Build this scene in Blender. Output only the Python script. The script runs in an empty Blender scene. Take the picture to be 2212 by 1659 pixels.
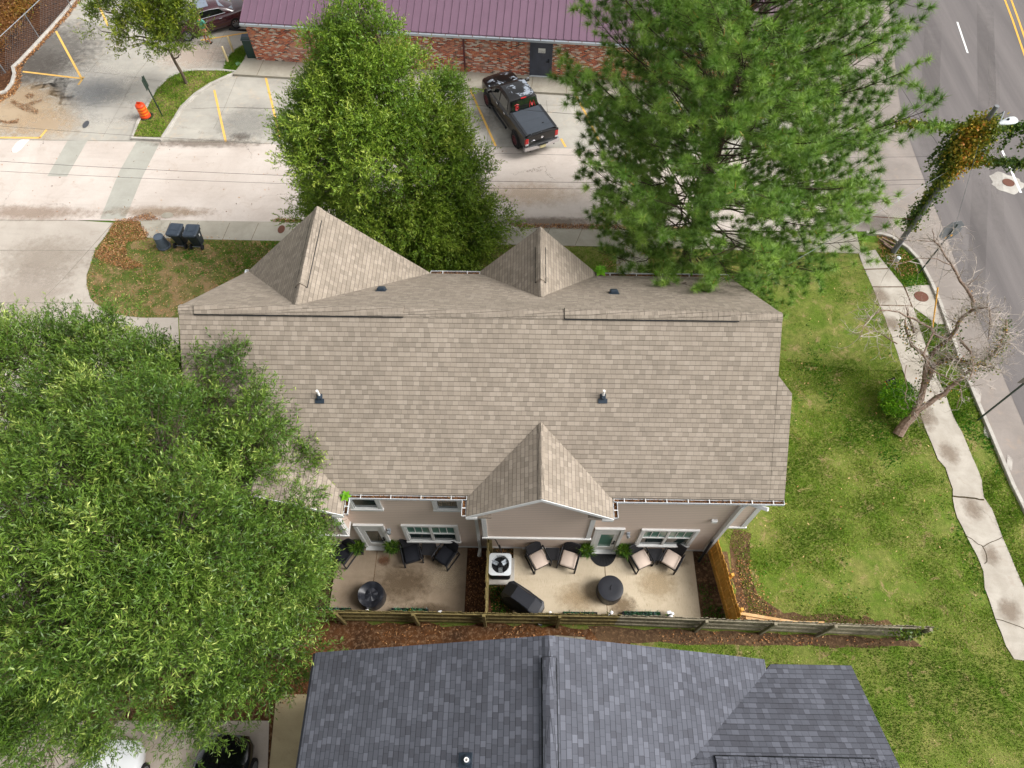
import bpy, math, random
import numpy as np
from mathutils import Vector, Matrix
R = math.radians
SC = bpy.context.scene
random.seed(7); RNG = np.random.default_rng(11)

# ------------------------------------------------------------ camera, sky, sun
CH, FPX, PITCH, YAW = 25.0, 1470.0, R(59.3), R(0.9)     # height above ground, focal length at 2212 px wide
cd = bpy.data.cameras.new('camera'); cam = bpy.data.objects.new('camera', cd); SC.collection.objects.link(cam)
cd.sensor_width = 36; cd.lens = 36*FPX/2212; cd.clip_start = .5; cd.clip_end = 2000
cam.location = (0, 0, CH); cam.rotation_euler = (R(90)-PITCH, 0, YAW); SC.camera = cam
w = bpy.data.worlds.new('World'); SC.world = w; w.use_nodes = True
nt = w.node_tree; bg = nt.nodes['Background']
SUN_EL, SUN_AZ = 45, 93                                  # azimuth clockwise from +Y (away from the camera)
sky = nt.nodes.new('ShaderNodeTexSky'); sky.sky_type = 'NISHITA'; sky.sun_disc = False
sky.sun_elevation = R(SUN_EL); sky.sun_rotation = R(SUN_AZ); sky.dust_density = 4; sky.air_density = 1; sky.ozone_density = 1
hs = nt.nodes.new('ShaderNodeHueSaturation'); hs.inputs['Saturation'].default_value = .1
nt.links.new(sky.outputs[0], hs.inputs['Color']); nt.links.new(hs.outputs[0], bg.inputs[0]); bg.inputs[1].default_value = .132
sl = bpy.data.lights.new('sun', 'SUN'); sl.energy = 2.15; sl.angle = R(28); sl.color = (1, .965, .92)
so = bpy.data.objects.new('sun', sl); SC.collection.objects.link(so)
sd = Vector((math.cos(R(SUN_EL))*math.sin(R(SUN_AZ)), math.cos(R(SUN_EL))*math.cos(R(SUN_AZ)), math.sin(R(SUN_EL))))
so.rotation_euler = sd.to_track_quat('Z', 'Y').to_euler()
SC.view_settings.view_transform = 'Standard'; SC.view_settings.look = 'None'; SC.view_settings.exposure = .72

# ------------------------------------------------------------ survey helpers: picture point -> place at a known height
_F = Vector((-math.sin(YAW)*math.cos(PITCH), math.cos(YAW)*math.cos(PITCH), -math.sin(PITCH)))
_R = Vector((math.cos(YAW), math.sin(YAW), 0)); _U = _R.cross(_F)
def ray(x, y): return _F + _R*((x-1106)/FPX) - _U*((y-829.5)/FPX)
def at(x, y, z=0.0):
    d = ray(x, y); t = (z-CH)/d.z; return Vector((d.x*t, d.y*t, z))
def atY(x, y, Y):
    d = ray(x, y); t = Y/d.y; return Vector((d.x*t, Y, CH+d.z*t))
def K(ox, oy, s): return lambda x, y: ((ox+x/s)/1.284, (oy+y/s)/1.284)
c1 = K(0, 0, 2.765); c2 = K(650, 0, 2.011); c3 = K(2240, 0, 2.37); c4 = K(2240, 650, 2.37); c5 = K(850, 1350, 4.02)
c6 = K(1280, 1350, 2.873); c8 = K(200, 560, 3.687); cB = K(2440, 1200, 2.5525); cT = K(1280, 160, 5.925); cF = K(1900, 1380, 2.989)
def pts(k, L, z=0.0): return [at(*(k(*p) if k else p), z) for p in L]

# ------------------------------------------------------------ mesh helpers
def tag(o, label=None, cat=None, group=None, kind=None):
    if label: o['label'] = label
    if cat: o['category'] = cat
    if group: o['group'] = group
    if kind: o['kind'] = kind
    return o
def thing(name, label, cat, loc=(0, 0, 0), rz=0, group=None):
    o = bpy.data.objects.new(name, None); SC.collection.objects.link(o); o.empty_display_size = .2
    o.location = loc; o.rotation_euler = (0, 0, rz); tag(o, label, cat, group)
    o.matrix_world = Matrix.Translation(Vector(loc)) @ Matrix.Rotation(rz, 4, 'Z'); return o
def metric_uv(me):
    n = len(me.loops)
    if not n: return
    uvl = me.uv_layers.new(name='UVMap')
    nf = len(me.polygons); nor = np.empty(nf*3, 'f'); me.polygons.foreach_get('normal', nor); nor = nor.reshape(-1, 3)
    lt = np.empty(nf, 'i'); me.polygons.foreach_get('loop_total', lt)
    vi = np.empty(n, 'i'); me.loops.foreach_get('vertex_index', vi)
    co = np.empty(len(me.vertices)*3, 'f'); me.vertices.foreach_get('co', co); co = co.reshape(-1, 3)
    u = np.stack([-nor[:, 1], nor[:, 0], 0*nor[:, 0]], 1); l = np.linalg.norm(u, axis=1)
    flat = l < .02; u[flat] = (1, 0, 0); l[flat] = 1; u /= l[:, None]; v = np.cross(nor, u)
    fi = np.repeat(np.arange(nf), lt); p = co[vi]
    uv = np.stack([(p*u[fi]).sum(1), (p*v[fi]).sum(1)], 1).astype('f'); uvl.data.foreach_set('uv', uv.ravel())
class MB:
    def __init__(s): s.v = []; s.f = []
    def face(s, P):
        k = len(s.v); s.v += [Vector(p) for p in P]; s.f.append(list(range(k, k+len(P)))); return s
    def mesh(s, V, F, M=None):
        k = len(s.v); s.v += [(M @ Vector(p)) if M else Vector(p) for p in V]; s.f += [[i+k for i in f] for f in F]; return s
    def box(s, c, d, M=None, b=0.0):
        x, y, z = d[0]/2, d[1]/2, d[2]/2; cx, cy, cz = c
        if b <= 0:
            V = [(cx+sx*x, cy+sy*y, cz+sz*z) for sz in (-1, 1) for sy in (-1, 1) for sx in (-1, 1)]
            return s.mesh(V, [(0, 2, 3, 1), (4, 5, 7, 6), (0, 1, 5, 4), (2, 6, 7, 3), (0, 4, 6, 2), (1, 3, 7, 5)], M)
        b = min(b, x*.9, y*.9, z*.9); V = []; F = []
        rings = [(x-b, y-b, -z), (x, y, -z+b), (x, y, z-b), (x-b, y-b, z)]
        for (rx, ry, rz) in rings:
            q = b if rx == x else b*.3
            for (px, py) in [(rx-q, -ry), (rx, -ry+q), (rx, ry-q), (rx-q, ry), (-rx+q, ry), (-rx, ry-q), (-rx, -ry+q), (-rx+q, -ry)]:
                V.append((cx+px, cy+py, cz+rz))
        for r in range(3):
            for i in range(8): F.append((r*8+i, r*8+(i+1) % 8, r*8+8+(i+1) % 8, r*8+8+i))
        F += [tuple(range(7, -1, -1)), tuple(range(24, 32))]
        return s.mesh(V, F, M)
    def prism(s, P, z0, z1, M=None):
        n = len(P); P = [(p[0], p[1]) for p in P]
        a = sum(P[i][0]*P[(i+1) % n][1]-P[(i+1) % n][0]*P[i][1] for i in range(n))
        if a < 0: P = P[::-1]
        V = [(p[0], p[1], z0) for p in P]+[(p[0], p[1], z1) for p in P]
        F = [tuple(range(n-1, -1, -1)), tuple(range(n, 2*n))]+[(i, (i+1) % n, n+(i+1) % n, n+i) for i in range(n)]
        return s.mesh(V, F, M)
    def slab(s, P, t):                                   # planar polygon given thickness t downward
        n = len(P); P = [Vector(p) for p in P]
        nn = sum((P[i].cross(P[(i+1) % n]) for i in range(n)), Vector()); 
        if nn.z < 0: P = P[::-1]
        Q = [p-Vector((0, 0, t)) for p in P]
        return s.mesh(P+Q, [tuple(range(n)), tuple(range(2*n-1, n-1, -1))]+[(i, n+i, n+(i+1) % n, (i+1) % n) for i in range(n)])
    def tube(s, P, r, n=6, cap=True):
        P = [Vector(p) for p in P]; rr = r if isinstance(r, (list, tuple)) else [r]*len(P); k = len(s.v)
        for i, p in enumerate(P):
            d = (P[min(i+1, len(P)-1)]-P[max(i-1, 0)])
            d = d.normalized() if d.length > 1e-9 else Vector((0, 0, 1))
            a = d.orthogonal().normalized() if abs(d.z) > .95 else d.cross(Vector((0, 0, 1))).normalized(); b = d.cross(a)
            for j in range(n):
                t = 2*math.pi*j/n; s.v.append(p+(a*math.cos(t)+b*math.sin(t))*rr[i])
        for i in range(len(P)-1):
            for j in range(n): s.f.append([k+i*n+j, k+i*n+(j+1) % n, k+(i+1)*n+(j+1) % n, k+(i+1)*n+j])
        if cap: s.f += [[k+j for j in range(n)][::-1], [k+(len(P)-1)*n+j for j in range(n)]]
        return s
    def lathe(s, c, prof, n=20, M=None, sx=1, sy=1):
        V = []; F = []
        for (r, z) in prof:
            for j in range(n):
                t = 2*math.pi*j/n; V.append((c[0]+r*sx*math.cos(t), c[1]+r*sy*math.sin(t), c[2]+z))
        m = len(prof)
        for i in range(m-1):
            for j in range(n): F.append((i*n+j, i*n+(j+1) % n, (i+1)*n+(j+1) % n, (i+1)*n+j))
        F += [tuple(range(n-1, -1, -1)), tuple((m-1)*n+j for j in range(n))]
        return s.mesh(V, F, M)
    def loft(s, rings, M=None, cap=True):
        n = len(rings[0]); V = [p for r in rings for p in r]; F = []
        for i in range(len(rings)-1):
            for j in range(n): F.append((i*n+j, i*n+(j+1) % n, (i+1)*n+(j+1) % n, (i+1)*n+j))
        if cap: F += [tuple(range(n-1, -1, -1)), tuple((len(rings)-1)*n+j for j in range(n))]
        return s.mesh(V, F, M)
    def build(s, name, mat, parent=None, smooth=False, fix=False):
        me = bpy.data.meshes.new(name); V = s.v
        if parent is not None:
            Mi = WM(parent).inverted(); V = [Mi @ v for v in V]
        me.from_pydata([tuple(v) for v in V], [], s.f); me.update()
        if fix:
            import bmesh
            b = bmesh.new(); b.from_mesh(me); bmesh.ops.recalc_face_normals(b, faces=b.faces); b.to_mesh(me); b.free()
        metric_uv(me)
        if smooth:
            me.polygons.foreach_set('use_smooth', [True]*len(me.polygons))
            me.set_sharp_from_angle(angle=R(smooth if smooth is not True else 40))
        me.materials.append(mat); o = bpy.data.objects.new(name, me); SC.collection.objects.link(o)
        if parent is not None: o.parent = parent
        return o
def WM(o):
    M = o.matrix_basis.copy(); p = o.parent
    while p: M = p.matrix_basis @ M; p = p.parent
    return M
def struct(name, mb, mat, **k): return tag(mb.build(name, mat, **k), kind='structure')
def copy_tree(o, parent=None):
    c = o.copy(); SC.collection.objects.link(c); c.parent = parent
    for ch in list(o.children): copy_tree(ch, c)
    return c
def npmesh(name, V, k, mat, parent=None, tint=None, smooth=False):   # V (n*k,3): n faces of k own vertices
    V = np.asarray(V, 'f').reshape(-1, 3); n = len(V)//k; me = bpy.data.meshes.new(name)
    if parent is not None:
        Mi = np.array(WM(parent).inverted()); V = (V @ Mi[:3, :3].T + Mi[:3, 3]).astype('f')
    me.vertices.add(n*k); me.vertices.foreach_set('co', V.ravel()); me.loops.add(n*k)
    me.loops.foreach_set('vertex_index', np.arange(n*k, dtype='i')); me.polygons.add(n)
    me.polygons.foreach_set('loop_start', np.arange(0, n*k, k, dtype='i'))
    me.update(calc_edges=True)
    if tint is not None:
        a = me.attributes.new('tint', 'FLOAT', 'FACE'); a.data.foreach_set('value', np.asarray(tint, 'f'))
    me.materials.append(mat); o = bpy.data.objects.new(name, me); SC.collection.objects.link(o)
    if parent is not None: o.parent = parent
    return o

# ------------------------------------------------------------ materials
def s2l(c): return tuple(((v/255)/12.92 if v/255 <= .04045 else ((v/255+.055)/1.055)**2.4) for v in c)+(1,)
class G:
    def __init__(s, name):
        m = bpy.data.materials.new(name); m.use_nodes = True; s.m = m; s.t = m.node_tree; s.b = s.t.nodes['Principled BSDF']
        s.uv = s.t.nodes.new('ShaderNodeUVMap'); s.geo = s.t.nodes.new('ShaderNodeNewGeometry')
    def n(s, kind, props=None, **ins):
        x = s.t.nodes.new('ShaderNode'+kind)
        for k, v in (props or {}).items(): setattr(x, k, v)
        for k, v in ins.items():
            k = k.replace('_', ' '); s.set(x.inputs[int(k[1:])] if k[0] == 'i' and k[1:].isdigit() else x.inputs[k], v)
        return x
    def set(s, i, v):
        if isinstance(v, bpy.types.NodeSocket): s.t.links.new(v, i)
        elif isinstance(v, bpy.types.Node): s.t.links.new(v.outputs[0], i)
        else: i.default_value = v
    def noise(s, scale, detail=4, rough=.6, vec=None, dist=0, col=False):
        x = s.n('TexNoise', Vector=vec or s.geo.outputs['Position'], Scale=scale, Detail=detail, Roughness=rough, Distortion=dist)
        return x.outputs['Color'] if col else x.outputs[0]
    def math(s, op, a, b=0.0, c=None):
        x = s.n('Math', {'operation': op}, i0=a, i1=b)
        if c is not None: s.set(x.inputs[2], c)
        return x.outputs[0]
    def mix(s, f, a, b, mode='MIX'):
        x = s.n('Mix', {'data_type': 'RGBA', 'blend_type': mode}); s.set(x.inputs[0], f); s.set(x.inputs[6], a); s.set(x.inputs[7], b); return x.outputs[2]
    def step(s, v, lo, hi):
        x = s.n('MapRange', i0=v, i1=lo, i2=hi); return x.outputs[0]
    def ramp(s, v, stops, const=False):
        x = s.n('ValToRGB', i0=v); e = x.color_ramp.elements
        if const: x.color_ramp.interpolation = 'CONSTANT'
        while len(e) < len(stops): e.new(.5)
        for q, (p, c) in zip(e, stops): q.position = p; q.color = c if len(c) == 4 else tuple(c)+(1,)
        return x.outputs[0]
    def bump(s, h, strength=.3, dist=.02):
        b = s.n('Bump', Strength=strength, Distance=dist, Height=h); s.t.links.new(b.outputs[0], s.b.inputs['Normal'])
    def out(s, col=None, rough=None, metal=None, spec=None, coat=None):
        for k, v in (('Base Color', col), ('Roughness', rough), ('Metallic', metal), ('Specular IOR Level', spec), ('Coat Weight', coat)):
            if v is not None: s.set(s.b.inputs[k], v)
        return s.m
def plain(name, rgb, rough=.6, metal=0, var=.12, sc=6, spec=.4, coat=0, dark=.75):
    g = G(name); c = s2l(rgb); d = tuple(v*dark for v in c[:3])+(1,)
    f = g.step(g.noise(sc, 5), .3, .7); f = g.math('MULTIPLY', f, min(1, var*4))
    return g.out(g.mix(f, c, d), rough, metal, spec, coat)

def shingles(name, a, b, c, stain=.35, row=.143, tab=.17, warm=0):
    g = G(name); sp = g.n('SeparateXYZ', Vector=g.uv.outputs[0]); u, v = sp.outputs[0], sp.outputs[1]
    wob = g.math('MULTIPLY', g.math('SUBTRACT', g.noise(2.2, 2), .5), .012)
    vr = g.math('DIVIDE', g.math('ADD', v, wob), row); rowi = g.math('FLOOR', vr); fr = g.math('FRACT', vr)
    rr = g.n('TexWhiteNoise', {'noise_dimensions': '1D'}, W=rowi).outputs[0]
    W = g.math('ADD', g.math('DIVIDE', u, tab), g.math('MULTIPLY', rr, 997.0))
    vo = g.n('TexVoronoi', {'voronoi_dimensions': '1D'}, W=W, Scale=1.0, Randomness=.75)
    ve = g.n('TexVoronoi', {'voronoi_dimensions': '1D', 'feature': 'DISTANCE_TO_EDGE'}, W=W, Scale=1.0, Randomness=.75)
    cr = g.n('SeparateColor', Color=vo.outputs['Color']); t = cr.outputs[0]
    col = g.ramp(t, [(0, a), (.45, b), (.62, b), (1, c)])
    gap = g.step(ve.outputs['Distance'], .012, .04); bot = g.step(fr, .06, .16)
    line = g.math('MULTIPLY', g.math('ADD', g.math('MULTIPLY', gap, .5), .5), bot)  # dark granule band along each course foot, its shadow line painted into the colour
    raised = g.step(t, .4, .5)                              # laminated tabs stand proud of the shim
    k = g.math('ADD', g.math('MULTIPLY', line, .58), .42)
    sp2 = g.step(g.noise(150, 2, .8), .25, .75); k = g.math('MULTIPLY', k, g.math('ADD', .86, g.math('MULTIPLY', sp2, .28)))
    st = g.step(g.noise(.55, 5, .6), .4, .72); k = g.math('MULTIPLY', k, g.math('SUBTRACT', 1.03, g.math('MULTIPLY', st, stain)))
    mv = g.n('Mapping', Vector=g.uv.outputs[0], Scale=(1.6, .22, 1)); s2 = g.step(g.noise(1, 5, .65, vec=mv.outputs[0]), .52, .75)
    k = g.math('MULTIPLY', k, g.math('SUBTRACT', 1.0, g.math('MULTIPLY', s2, stain*.55)))
    x = g.n('Vectormath' if False else 'VectorMath', {'operation': 'SCALE'}, i0=col, Scale=k)
    h = g.math('ADD', g.math('SUBTRACT', 1.0, fr), g.math('MULTIPLY', raised, .35)); h = g.math('MULTIPLY', h, gap)
    g.bump(g.math('ADD', h, g.math('MULTIPLY', sp2, .15)), .55, .012)
    return g.out(x.outputs[0], .93, spec=.25)

def concrete(name, light, dark, stain=None, broom=0, sc=.35, cracks=0.0, amt=1.0):
    g = G(name); f = g.step(g.noise(sc, 7, .66, dist=.4), .32, .7); col = g.mix(g.math('MULTIPLY', f, amt), s2l(light), s2l(dark))
    fine = g.step(g.noise(38, 5, .75), .3, .7); col = g.mix(g.math('MULTIPLY', fine, .32), col, tuple(v*.62 for v in s2l(dark)[:3])+(1,))
    if stain:
        f2 = g.step(g.noise(1.3, 6, .7, dist=1.2), .56, .74); col = g.mix(g.math('MULTIPLY', f2, .55), col, s2l(stain))
    mv = g.n('Mapping', Vector=g.geo.outputs['Position'], Scale=(.25, 2.2, 1)); s3 = g.step(g.noise(1.2, 6, .7, vec=mv.outputs[0]), .5, .8)
    col = g.mix(g.math('MULTIPLY', s3, .34), col, tuple(v*.7 for v in s2l(dark)[:3])+(1,))
    if cracks:
        dv = g.n('VectorMath', {'operation': 'ADD'}, i0=g.geo.outputs['Position'], i1=g.n('VectorMath', {'operation': 'SCALE'}, i0=g.noise(1.1, 5, .7, col=True), Scale=1.3).outputs[0])
        ve = g.n('TexVoronoi', {'feature': 'DISTANCE_TO_EDGE', 'voronoi_dimensions': '2D'}, Vector=dv.outputs[0], Scale=.16)
        cr = g.math('SUBTRACT', 1.0, g.step(ve.outputs['Distance'], .0, .0035)); cr = g.math('MULTIPLY', cr, g.step(g.noise(.35, 2), .48, .56))
        col = g.mix(g.math('MULTIPLY', cr, cracks), col, s2l((95, 85, 75)))
    h = fine
    if broom:
        mb = g.n('Mapping', Vector=g.geo.outputs['Position'], Scale=(60, 5, 1)); bn = g.noise(1, 3, .6, vec=mb.outputs[0]); h = bn
        col = g.mix(g.math('MULTIPLY', g.step(bn, .55, .75), g.math('MULTIPLY', g.step(g.noise(1.4, 3), .4, .6), broom)), col, s2l((120, 98, 66)))
    g.bump(h, .25, .006); return g.out(col, .88, spec=.3)

def brick():
    g = G('mixed_red_brick'); bt = g.n('TexBrick', {'offset': .5, 'squash': 1}, Vector=g.uv.outputs[0], Color1=(0, 0, 0, 1), Color2=(1, 1, 1, 1), Mortar=(0, 0, 0, 1), Scale=1.0, Mortar_Size=.008, Mortar_Smooth=.1, Bias=0.0, Brick_Width=.2, Row_Height=.066)
    t = g.n('SeparateColor', Color=bt.outputs[0]).outputs[0]
    col = g.ramp(t, [(0, s2l((70, 58, 62))), (.08, s2l((142, 56, 48))), (.22, s2l((204, 88, 54))), (.44, s2l((228, 124, 76))), (.6, s2l((164, 70, 56))), (.72, s2l((226, 152, 118))), (.82, s2l((238, 226, 214)))], const=True)
    eff = g.step(g.noise(1.1, 6, .7), .5, .68); col = g.mix(g.math('MULTIPLY', eff, .45), col, s2l((208, 190, 176)))
    col = g.mix(g.math('MULTIPLY', g.noise(30, 4), .35), col, s2l((110, 60, 50)))
    col = g.mix(bt.outputs['Fac'], col, s2l((186, 168, 152))); g.bump(g.math('SUBTRACT', 1, bt.outputs['Fac']), .5, .01); return g.out(col, .9, spec=.2)

def siding(name, rgb, lap=.16):
    g = G(name); v = g.n('SeparateXYZ', Vector=g.uv.outputs[0]).outputs[1]; fr = g.math('FRACT', g.math('DIVIDE', v, lap))
    ln = g.step(fr, .05, .16); c = s2l(rgb); col = g.mix(ln, tuple(x*.62 for x in c[:3])+(1,), c)
    mv = g.n('Mapping', Vector=g.uv.outputs[0], Scale=(2, 30, 1)); col = g.mix(g.math('MULTIPLY', g.step(g.noise(1, 4, vec=mv.outputs[0]), .4, .8), .25), col, tuple(x*.86 for x in c[:3])+(1,))
    g.bump(g.math('SUBTRACT', 1, fr), .6, .012); return g.out(col, .6, spec=.35)

def grassmat(name, gr, dry, dirt, bare=.5, sc=1.0):
    g = G(name); a = g.step(g.noise(.55*sc, 6, .68, dist=.6), .38, .64); b = g.step(g.noise(2.6*sc, 6, .72), .36, .66)
    col = g.mix(a, s2l(gr), s2l(dry)); col = g.mix(g.math('MULTIPLY', b, .6), col, s2l(tuple(x*.72 for x in gr)))
    d = g.step(g.noise(.9*sc, 7, .75, dist=.8), bare, bare+.1); col = g.mix(g.math('MULTIPLY', d, .8), col, s2l(dirt))
    f = g.noise(26, 6, .8); col = g.mix(g.step(f, .42, .72), col, g.mix(.5, col, (0.012, .02, .004, 1)))
    col = g.mix(g.math('MULTIPLY', g.step(g.noise(60, 3, .8), .6, .75), .5), col, s2l((190, 186, 120)))
    g.bump(f, .9, .05); return g.out(col, .95, spec=.1)
def soil(name, a, b, c):
    g = G(name); col = g.mix(g.step(g.noise(.8, 6, .7), .35, .65), s2l(a), s2l(b)); col = g.mix(g.step(g.noise(7, 6, .75), .5, .68), col, s2l(c))
    f = g.noise(30, 5, .8); col = g.mix(g.step(f, .5, .75), col, g.mix(.6, col, (.01, .007, .005, 1))); g.bump(f, .8, .04); return g.out(col, .95, spec=.1)
def leafmat(name, stops, rough=.45, trans=.25, spec=.4):
    g = G(name); at_ = g.n('Attribute', {'attribute_name': 'tint'}); col = g.ramp(at_.outputs['Fac'], [(p, s2l(c)) for p, c in stops])
    g.out(col, rough, spec=spec); tr = g.n('BsdfTranslucent', Color=col); mx = g.n('MixShader', i0=trans); g.t.links.new(g.b.outputs[0], mx.inputs[1]); g.t.links.new(tr.outputs[0], mx.inputs[2])
    o = [x for x in g.t.nodes if x.type == 'OUTPUT_MATERIAL'][0]; g.t.links.new(mx.outputs[0], o.inputs[0]); return g.m
def bark(name, a, b, sc=8):
    g = G(name); mv = g.n('Mapping', Vector=g.geo.outputs['Position'], Scale=(1, 1, .2)); f = g.noise(sc, 6, .7, vec=mv.outputs[0])
    g.bump(f, .7, .03); return g.out(g.mix(g.step(f, .35, .65), s2l(a), s2l(b)), .9, spec=.15)
def wood(name, a, b, c, amt=.5):
    g = G(name); mv = g.n('Mapping', Vector=g.geo.outputs['Position'], Scale=(7, 7, .9)); f = g.noise(1.6, 6, .7, vec=mv.outputs[0])
    col = g.mix(g.step(f, .35, .65), s2l(a), s2l(b)); col = g.mix(g.math('MULTIPLY', g.step(g.noise(1.2, 6, .7), .48, .62), amt), col, s2l(c)); g.bump(f, .4, .01); return g.out(col, .85, spec=.2)
def paint(name, rgb, rough=.25, coat=.8, dull=None):
    g = G(name); c = s2l(rgb); col = c
    if dull:
        p = g.geo.outputs['Position']; f = g.math('MULTIPLY', g.step(g.noise(1.6, 7, .72, dist=.5), .545, .57), g.step(g.n('SeparateXYZ', Vector=g.geo.outputs['Normal']).outputs[2], .93, .97))
        f = g.math('MULTIPLY', f, .8); col = g.mix(f, c, s2l(dull)); rough = g.math('ADD', g.math('MULTIPLY', f, .5), rough); coat = g.math('SUBTRACT', coat, g.math('MULTIPLY', f, .7))
    return g.out(col, rough, .0, .5, coat)

M = {}
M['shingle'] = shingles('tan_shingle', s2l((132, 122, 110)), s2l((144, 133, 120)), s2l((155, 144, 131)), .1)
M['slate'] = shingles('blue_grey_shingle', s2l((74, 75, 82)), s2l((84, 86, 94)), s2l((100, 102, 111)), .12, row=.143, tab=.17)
M['alley'] = concrete('pink_concrete', (208, 198, 189), (186, 174, 164), (168, 150, 134), cracks=.9)
M['lot'] = concrete('grey_concrete', (188, 183, 172), (152, 148, 140), (196, 174, 148), sc=.45, cracks=.4)
M['drive'] = concrete('driveway_concrete', (190, 182, 171), (168, 158, 147), (150, 138, 124), cracks=.3)
M['walk'] = concrete('walk_concrete', (178, 172, 158), (152, 146, 132), (132, 124, 108), sc=.9, cracks=.4)
M['swalk'] = concrete('pale_sidewalk', (188, 181, 170), (158, 150, 138), (148, 134, 120), sc=1.1, cracks=.9)
M['patch'] = concrete('patch_concrete', (178, 176, 166), (160, 158, 148), sc=.9)
M['kerb'] = concrete('kerb_concrete', (196, 192, 184), (160, 154, 146), (120, 112, 102), sc=1.5)
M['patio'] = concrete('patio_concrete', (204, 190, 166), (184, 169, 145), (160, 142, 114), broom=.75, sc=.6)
M['patiod'] = concrete('shaded_patio_concrete', (158, 142, 122), (124, 108, 90), (98, 84, 66), broom=.4, sc=.5)  # wet brown tone, with the shade under the trees put into the colour
M['slab'] = concrete('walk_slab', (188, 172, 136), (170, 154, 120), (146, 130, 100), sc=.9)
M['dslab'] = concrete('drive_slab', (196, 184, 172), (176, 162, 148), sc=.9)
g = G('asphalt'); mv = g.n('Mapping', Vector=g.geo.outputs['Position'], Rotation=(0, 0, R(-17)), Scale=(.9, .05, 1))
# tyre-polished lanes run along the road
_c = g.mix(g.step(g.noise(1, 5, .6, vec=mv.outputs[0]), .35, .65), s2l((124, 118, 115)), s2l((100, 95, 93)))
_c = g.mix(g.step(g.noise(70, 4, .8), .4, .7), _c, s2l((84, 80, 82))); g.bump(g.noise(90, 3, .8), .4, .01); M['asphalt'] = g.out(_c, .85, spec=.3)
M['apron'] = concrete('worn_asphalt', (152, 143, 136), (128, 120, 114), (156, 138, 122), sc=.5, cracks=.4)
M['lawn'] = grassmat('lawn_grass', (104, 130, 44), (146, 146, 80), (170, 146, 108), .55, 1.7)
M['lawn2'] = grassmat('far_lawn', (90, 136, 38), (112, 134, 48), (150, 120, 88), .7)
M['dry'] = grassmat('patchy_grass', (84, 110, 40), (140, 126, 82), (160, 130, 98), .47, 1.5)
M['soil'] = soil('bare_soil', (104, 82, 60), (74, 56, 42), (140, 112, 84))
M['mulch'] = soil('mulch', (84, 56, 38), (56, 38, 28), (128, 92, 66))
M['dsoil'] = soil('damp_soil', (70, 60, 40), (52, 46, 30), (96, 84, 56))
M['redsoil'] = soil('red_soil', (112, 74, 44), (64, 44, 30), (150, 120, 92))
M['brick'] = brick()
M['siding'] = siding('beige_siding', (222, 202, 187))
M['bsiding'] = siding('grey_siding', (120, 126, 134))
M['white'] = plain('white_trim', (226, 226, 224), .5, var=.1)
M['gwhite'] = plain('gutter_white', (205, 210, 214), .4, var=.1)
M['purple'] = plain('maroon_metal_roof', (122, 96, 112), .32, .2, var=.2, sc=1, dark=.86)
M['maroon'] = plain('maroon_trim', (92, 40, 46), .45)
M['galv'] = plain('galvanised_gutter', (176, 184, 192), .35, .5, sc=3)
M['door'] = plain('dark_steel_door', (62, 66, 78), .55, var=.25, sc=2.5, dark=1.5)
M['black'] = plain('black_wicker', (34, 34, 38), .7, sc=40)
M['blackc'] = plain('black_cushion', (24, 26, 34), .9)
M['cover'] = plain('black_vinyl_cover', (36, 38, 45), .38, var=.2, sc=3)
M['cushion'] = plain('beige_cushion', (204, 186, 172), .95, var=.06)
M['rubber'] = plain('tyre_rubber', (30, 30, 32), .85)
M['darkm'] = plain('dark_metal', (40, 42, 46), .45, .6)
M['chrome'] = plain('chrome', (210, 210, 214), .18, .9, var=.03)
M['steel'] = plain('grey_steel', (140, 144, 148), .4, .5)
M['green_box'] = plain('dark_green_paint', (36, 62, 58), .45)
M['green_pole'] = plain('green_pole_paint', (44, 60, 52), .5)
M['cart'] = plain('cart_plastic', (40, 48, 56), .42, sc=2)
M['cartlid'] = plain('cart_lid', (62, 72, 84), .38, sc=2)
M['can'] = plain('grey_plastic', (82, 92, 104), .5)
M['orange'] = plain('orange_plastic', (224, 74, 32), .5, var=.08)
M['orange2'] = plain('orange_reflective', (240, 130, 40), .35, var=.05)
M['yellow'] = plain('yellow_road_paint', (232, 184, 96), .8, var=.35, sc=9, dark=.86)
M['roadyellow'] = plain('centre_line_paint', (240, 176, 62), .7, var=.2, sc=9)
M['wpaint'] = plain('white_road_paint', (235, 235, 232), .8, var=.25, sc=9)
M['ywood'] = wood('new_pine_board', (214, 164, 78), (184, 130, 52), (226, 184, 104), .4)
M['owood'] = wood('weathered_fence', (136, 122, 80), (100, 88, 54), (78, 72, 48), .6)
M['gwood'] = wood('grey_fence', (156, 148, 128), (118, 110, 92), (90, 84, 70), .5)
M['lumber'] = wood('lumber', (214, 176, 128), (186, 146, 98), (226, 196, 156), .4)
M['rust'] = plain('rusty_iron', (112, 74, 60), .85, .2, sc=12)
M['iron'] = plain('grey_iron', (92, 94, 98), .7, .3, sc=12)
M['bark'] = bark('grey_bark', (112, 100, 86), (78, 68, 58))
M['pbark'] = bark('pine_bark', (80, 66, 56), (52, 44, 38))
M['snag'] = bark('weathered_wood', (150, 130, 116), (98, 80, 68), 11)
M['stem'] = plain('green_brown_stem', (96, 84, 50), .8)
M['joint'] = plain('joint_filler', (112, 106, 98), .9)
M['twig'] = plain('pale_dead_twig', (178, 166, 156), .85)
M['pole'] = bark('pole_wood', (136, 138, 142), (98, 98, 100), 5)
M['cable'] = plain('cable', (58, 54, 54), .6)
M['vent'] = plain('vent_rubber', (38, 50, 62), .55)
M['pvc'] = plain('white_pvc', (232, 230, 226), .4, var=.03)
M['skin'] = plain('skin', (186, 132, 104), .6)
M['teal'] = plain('teal_shirt', (76, 142, 126), .9)
M['khaki'] = plain('khaki_cloth', (158, 138, 104), .9)
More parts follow.
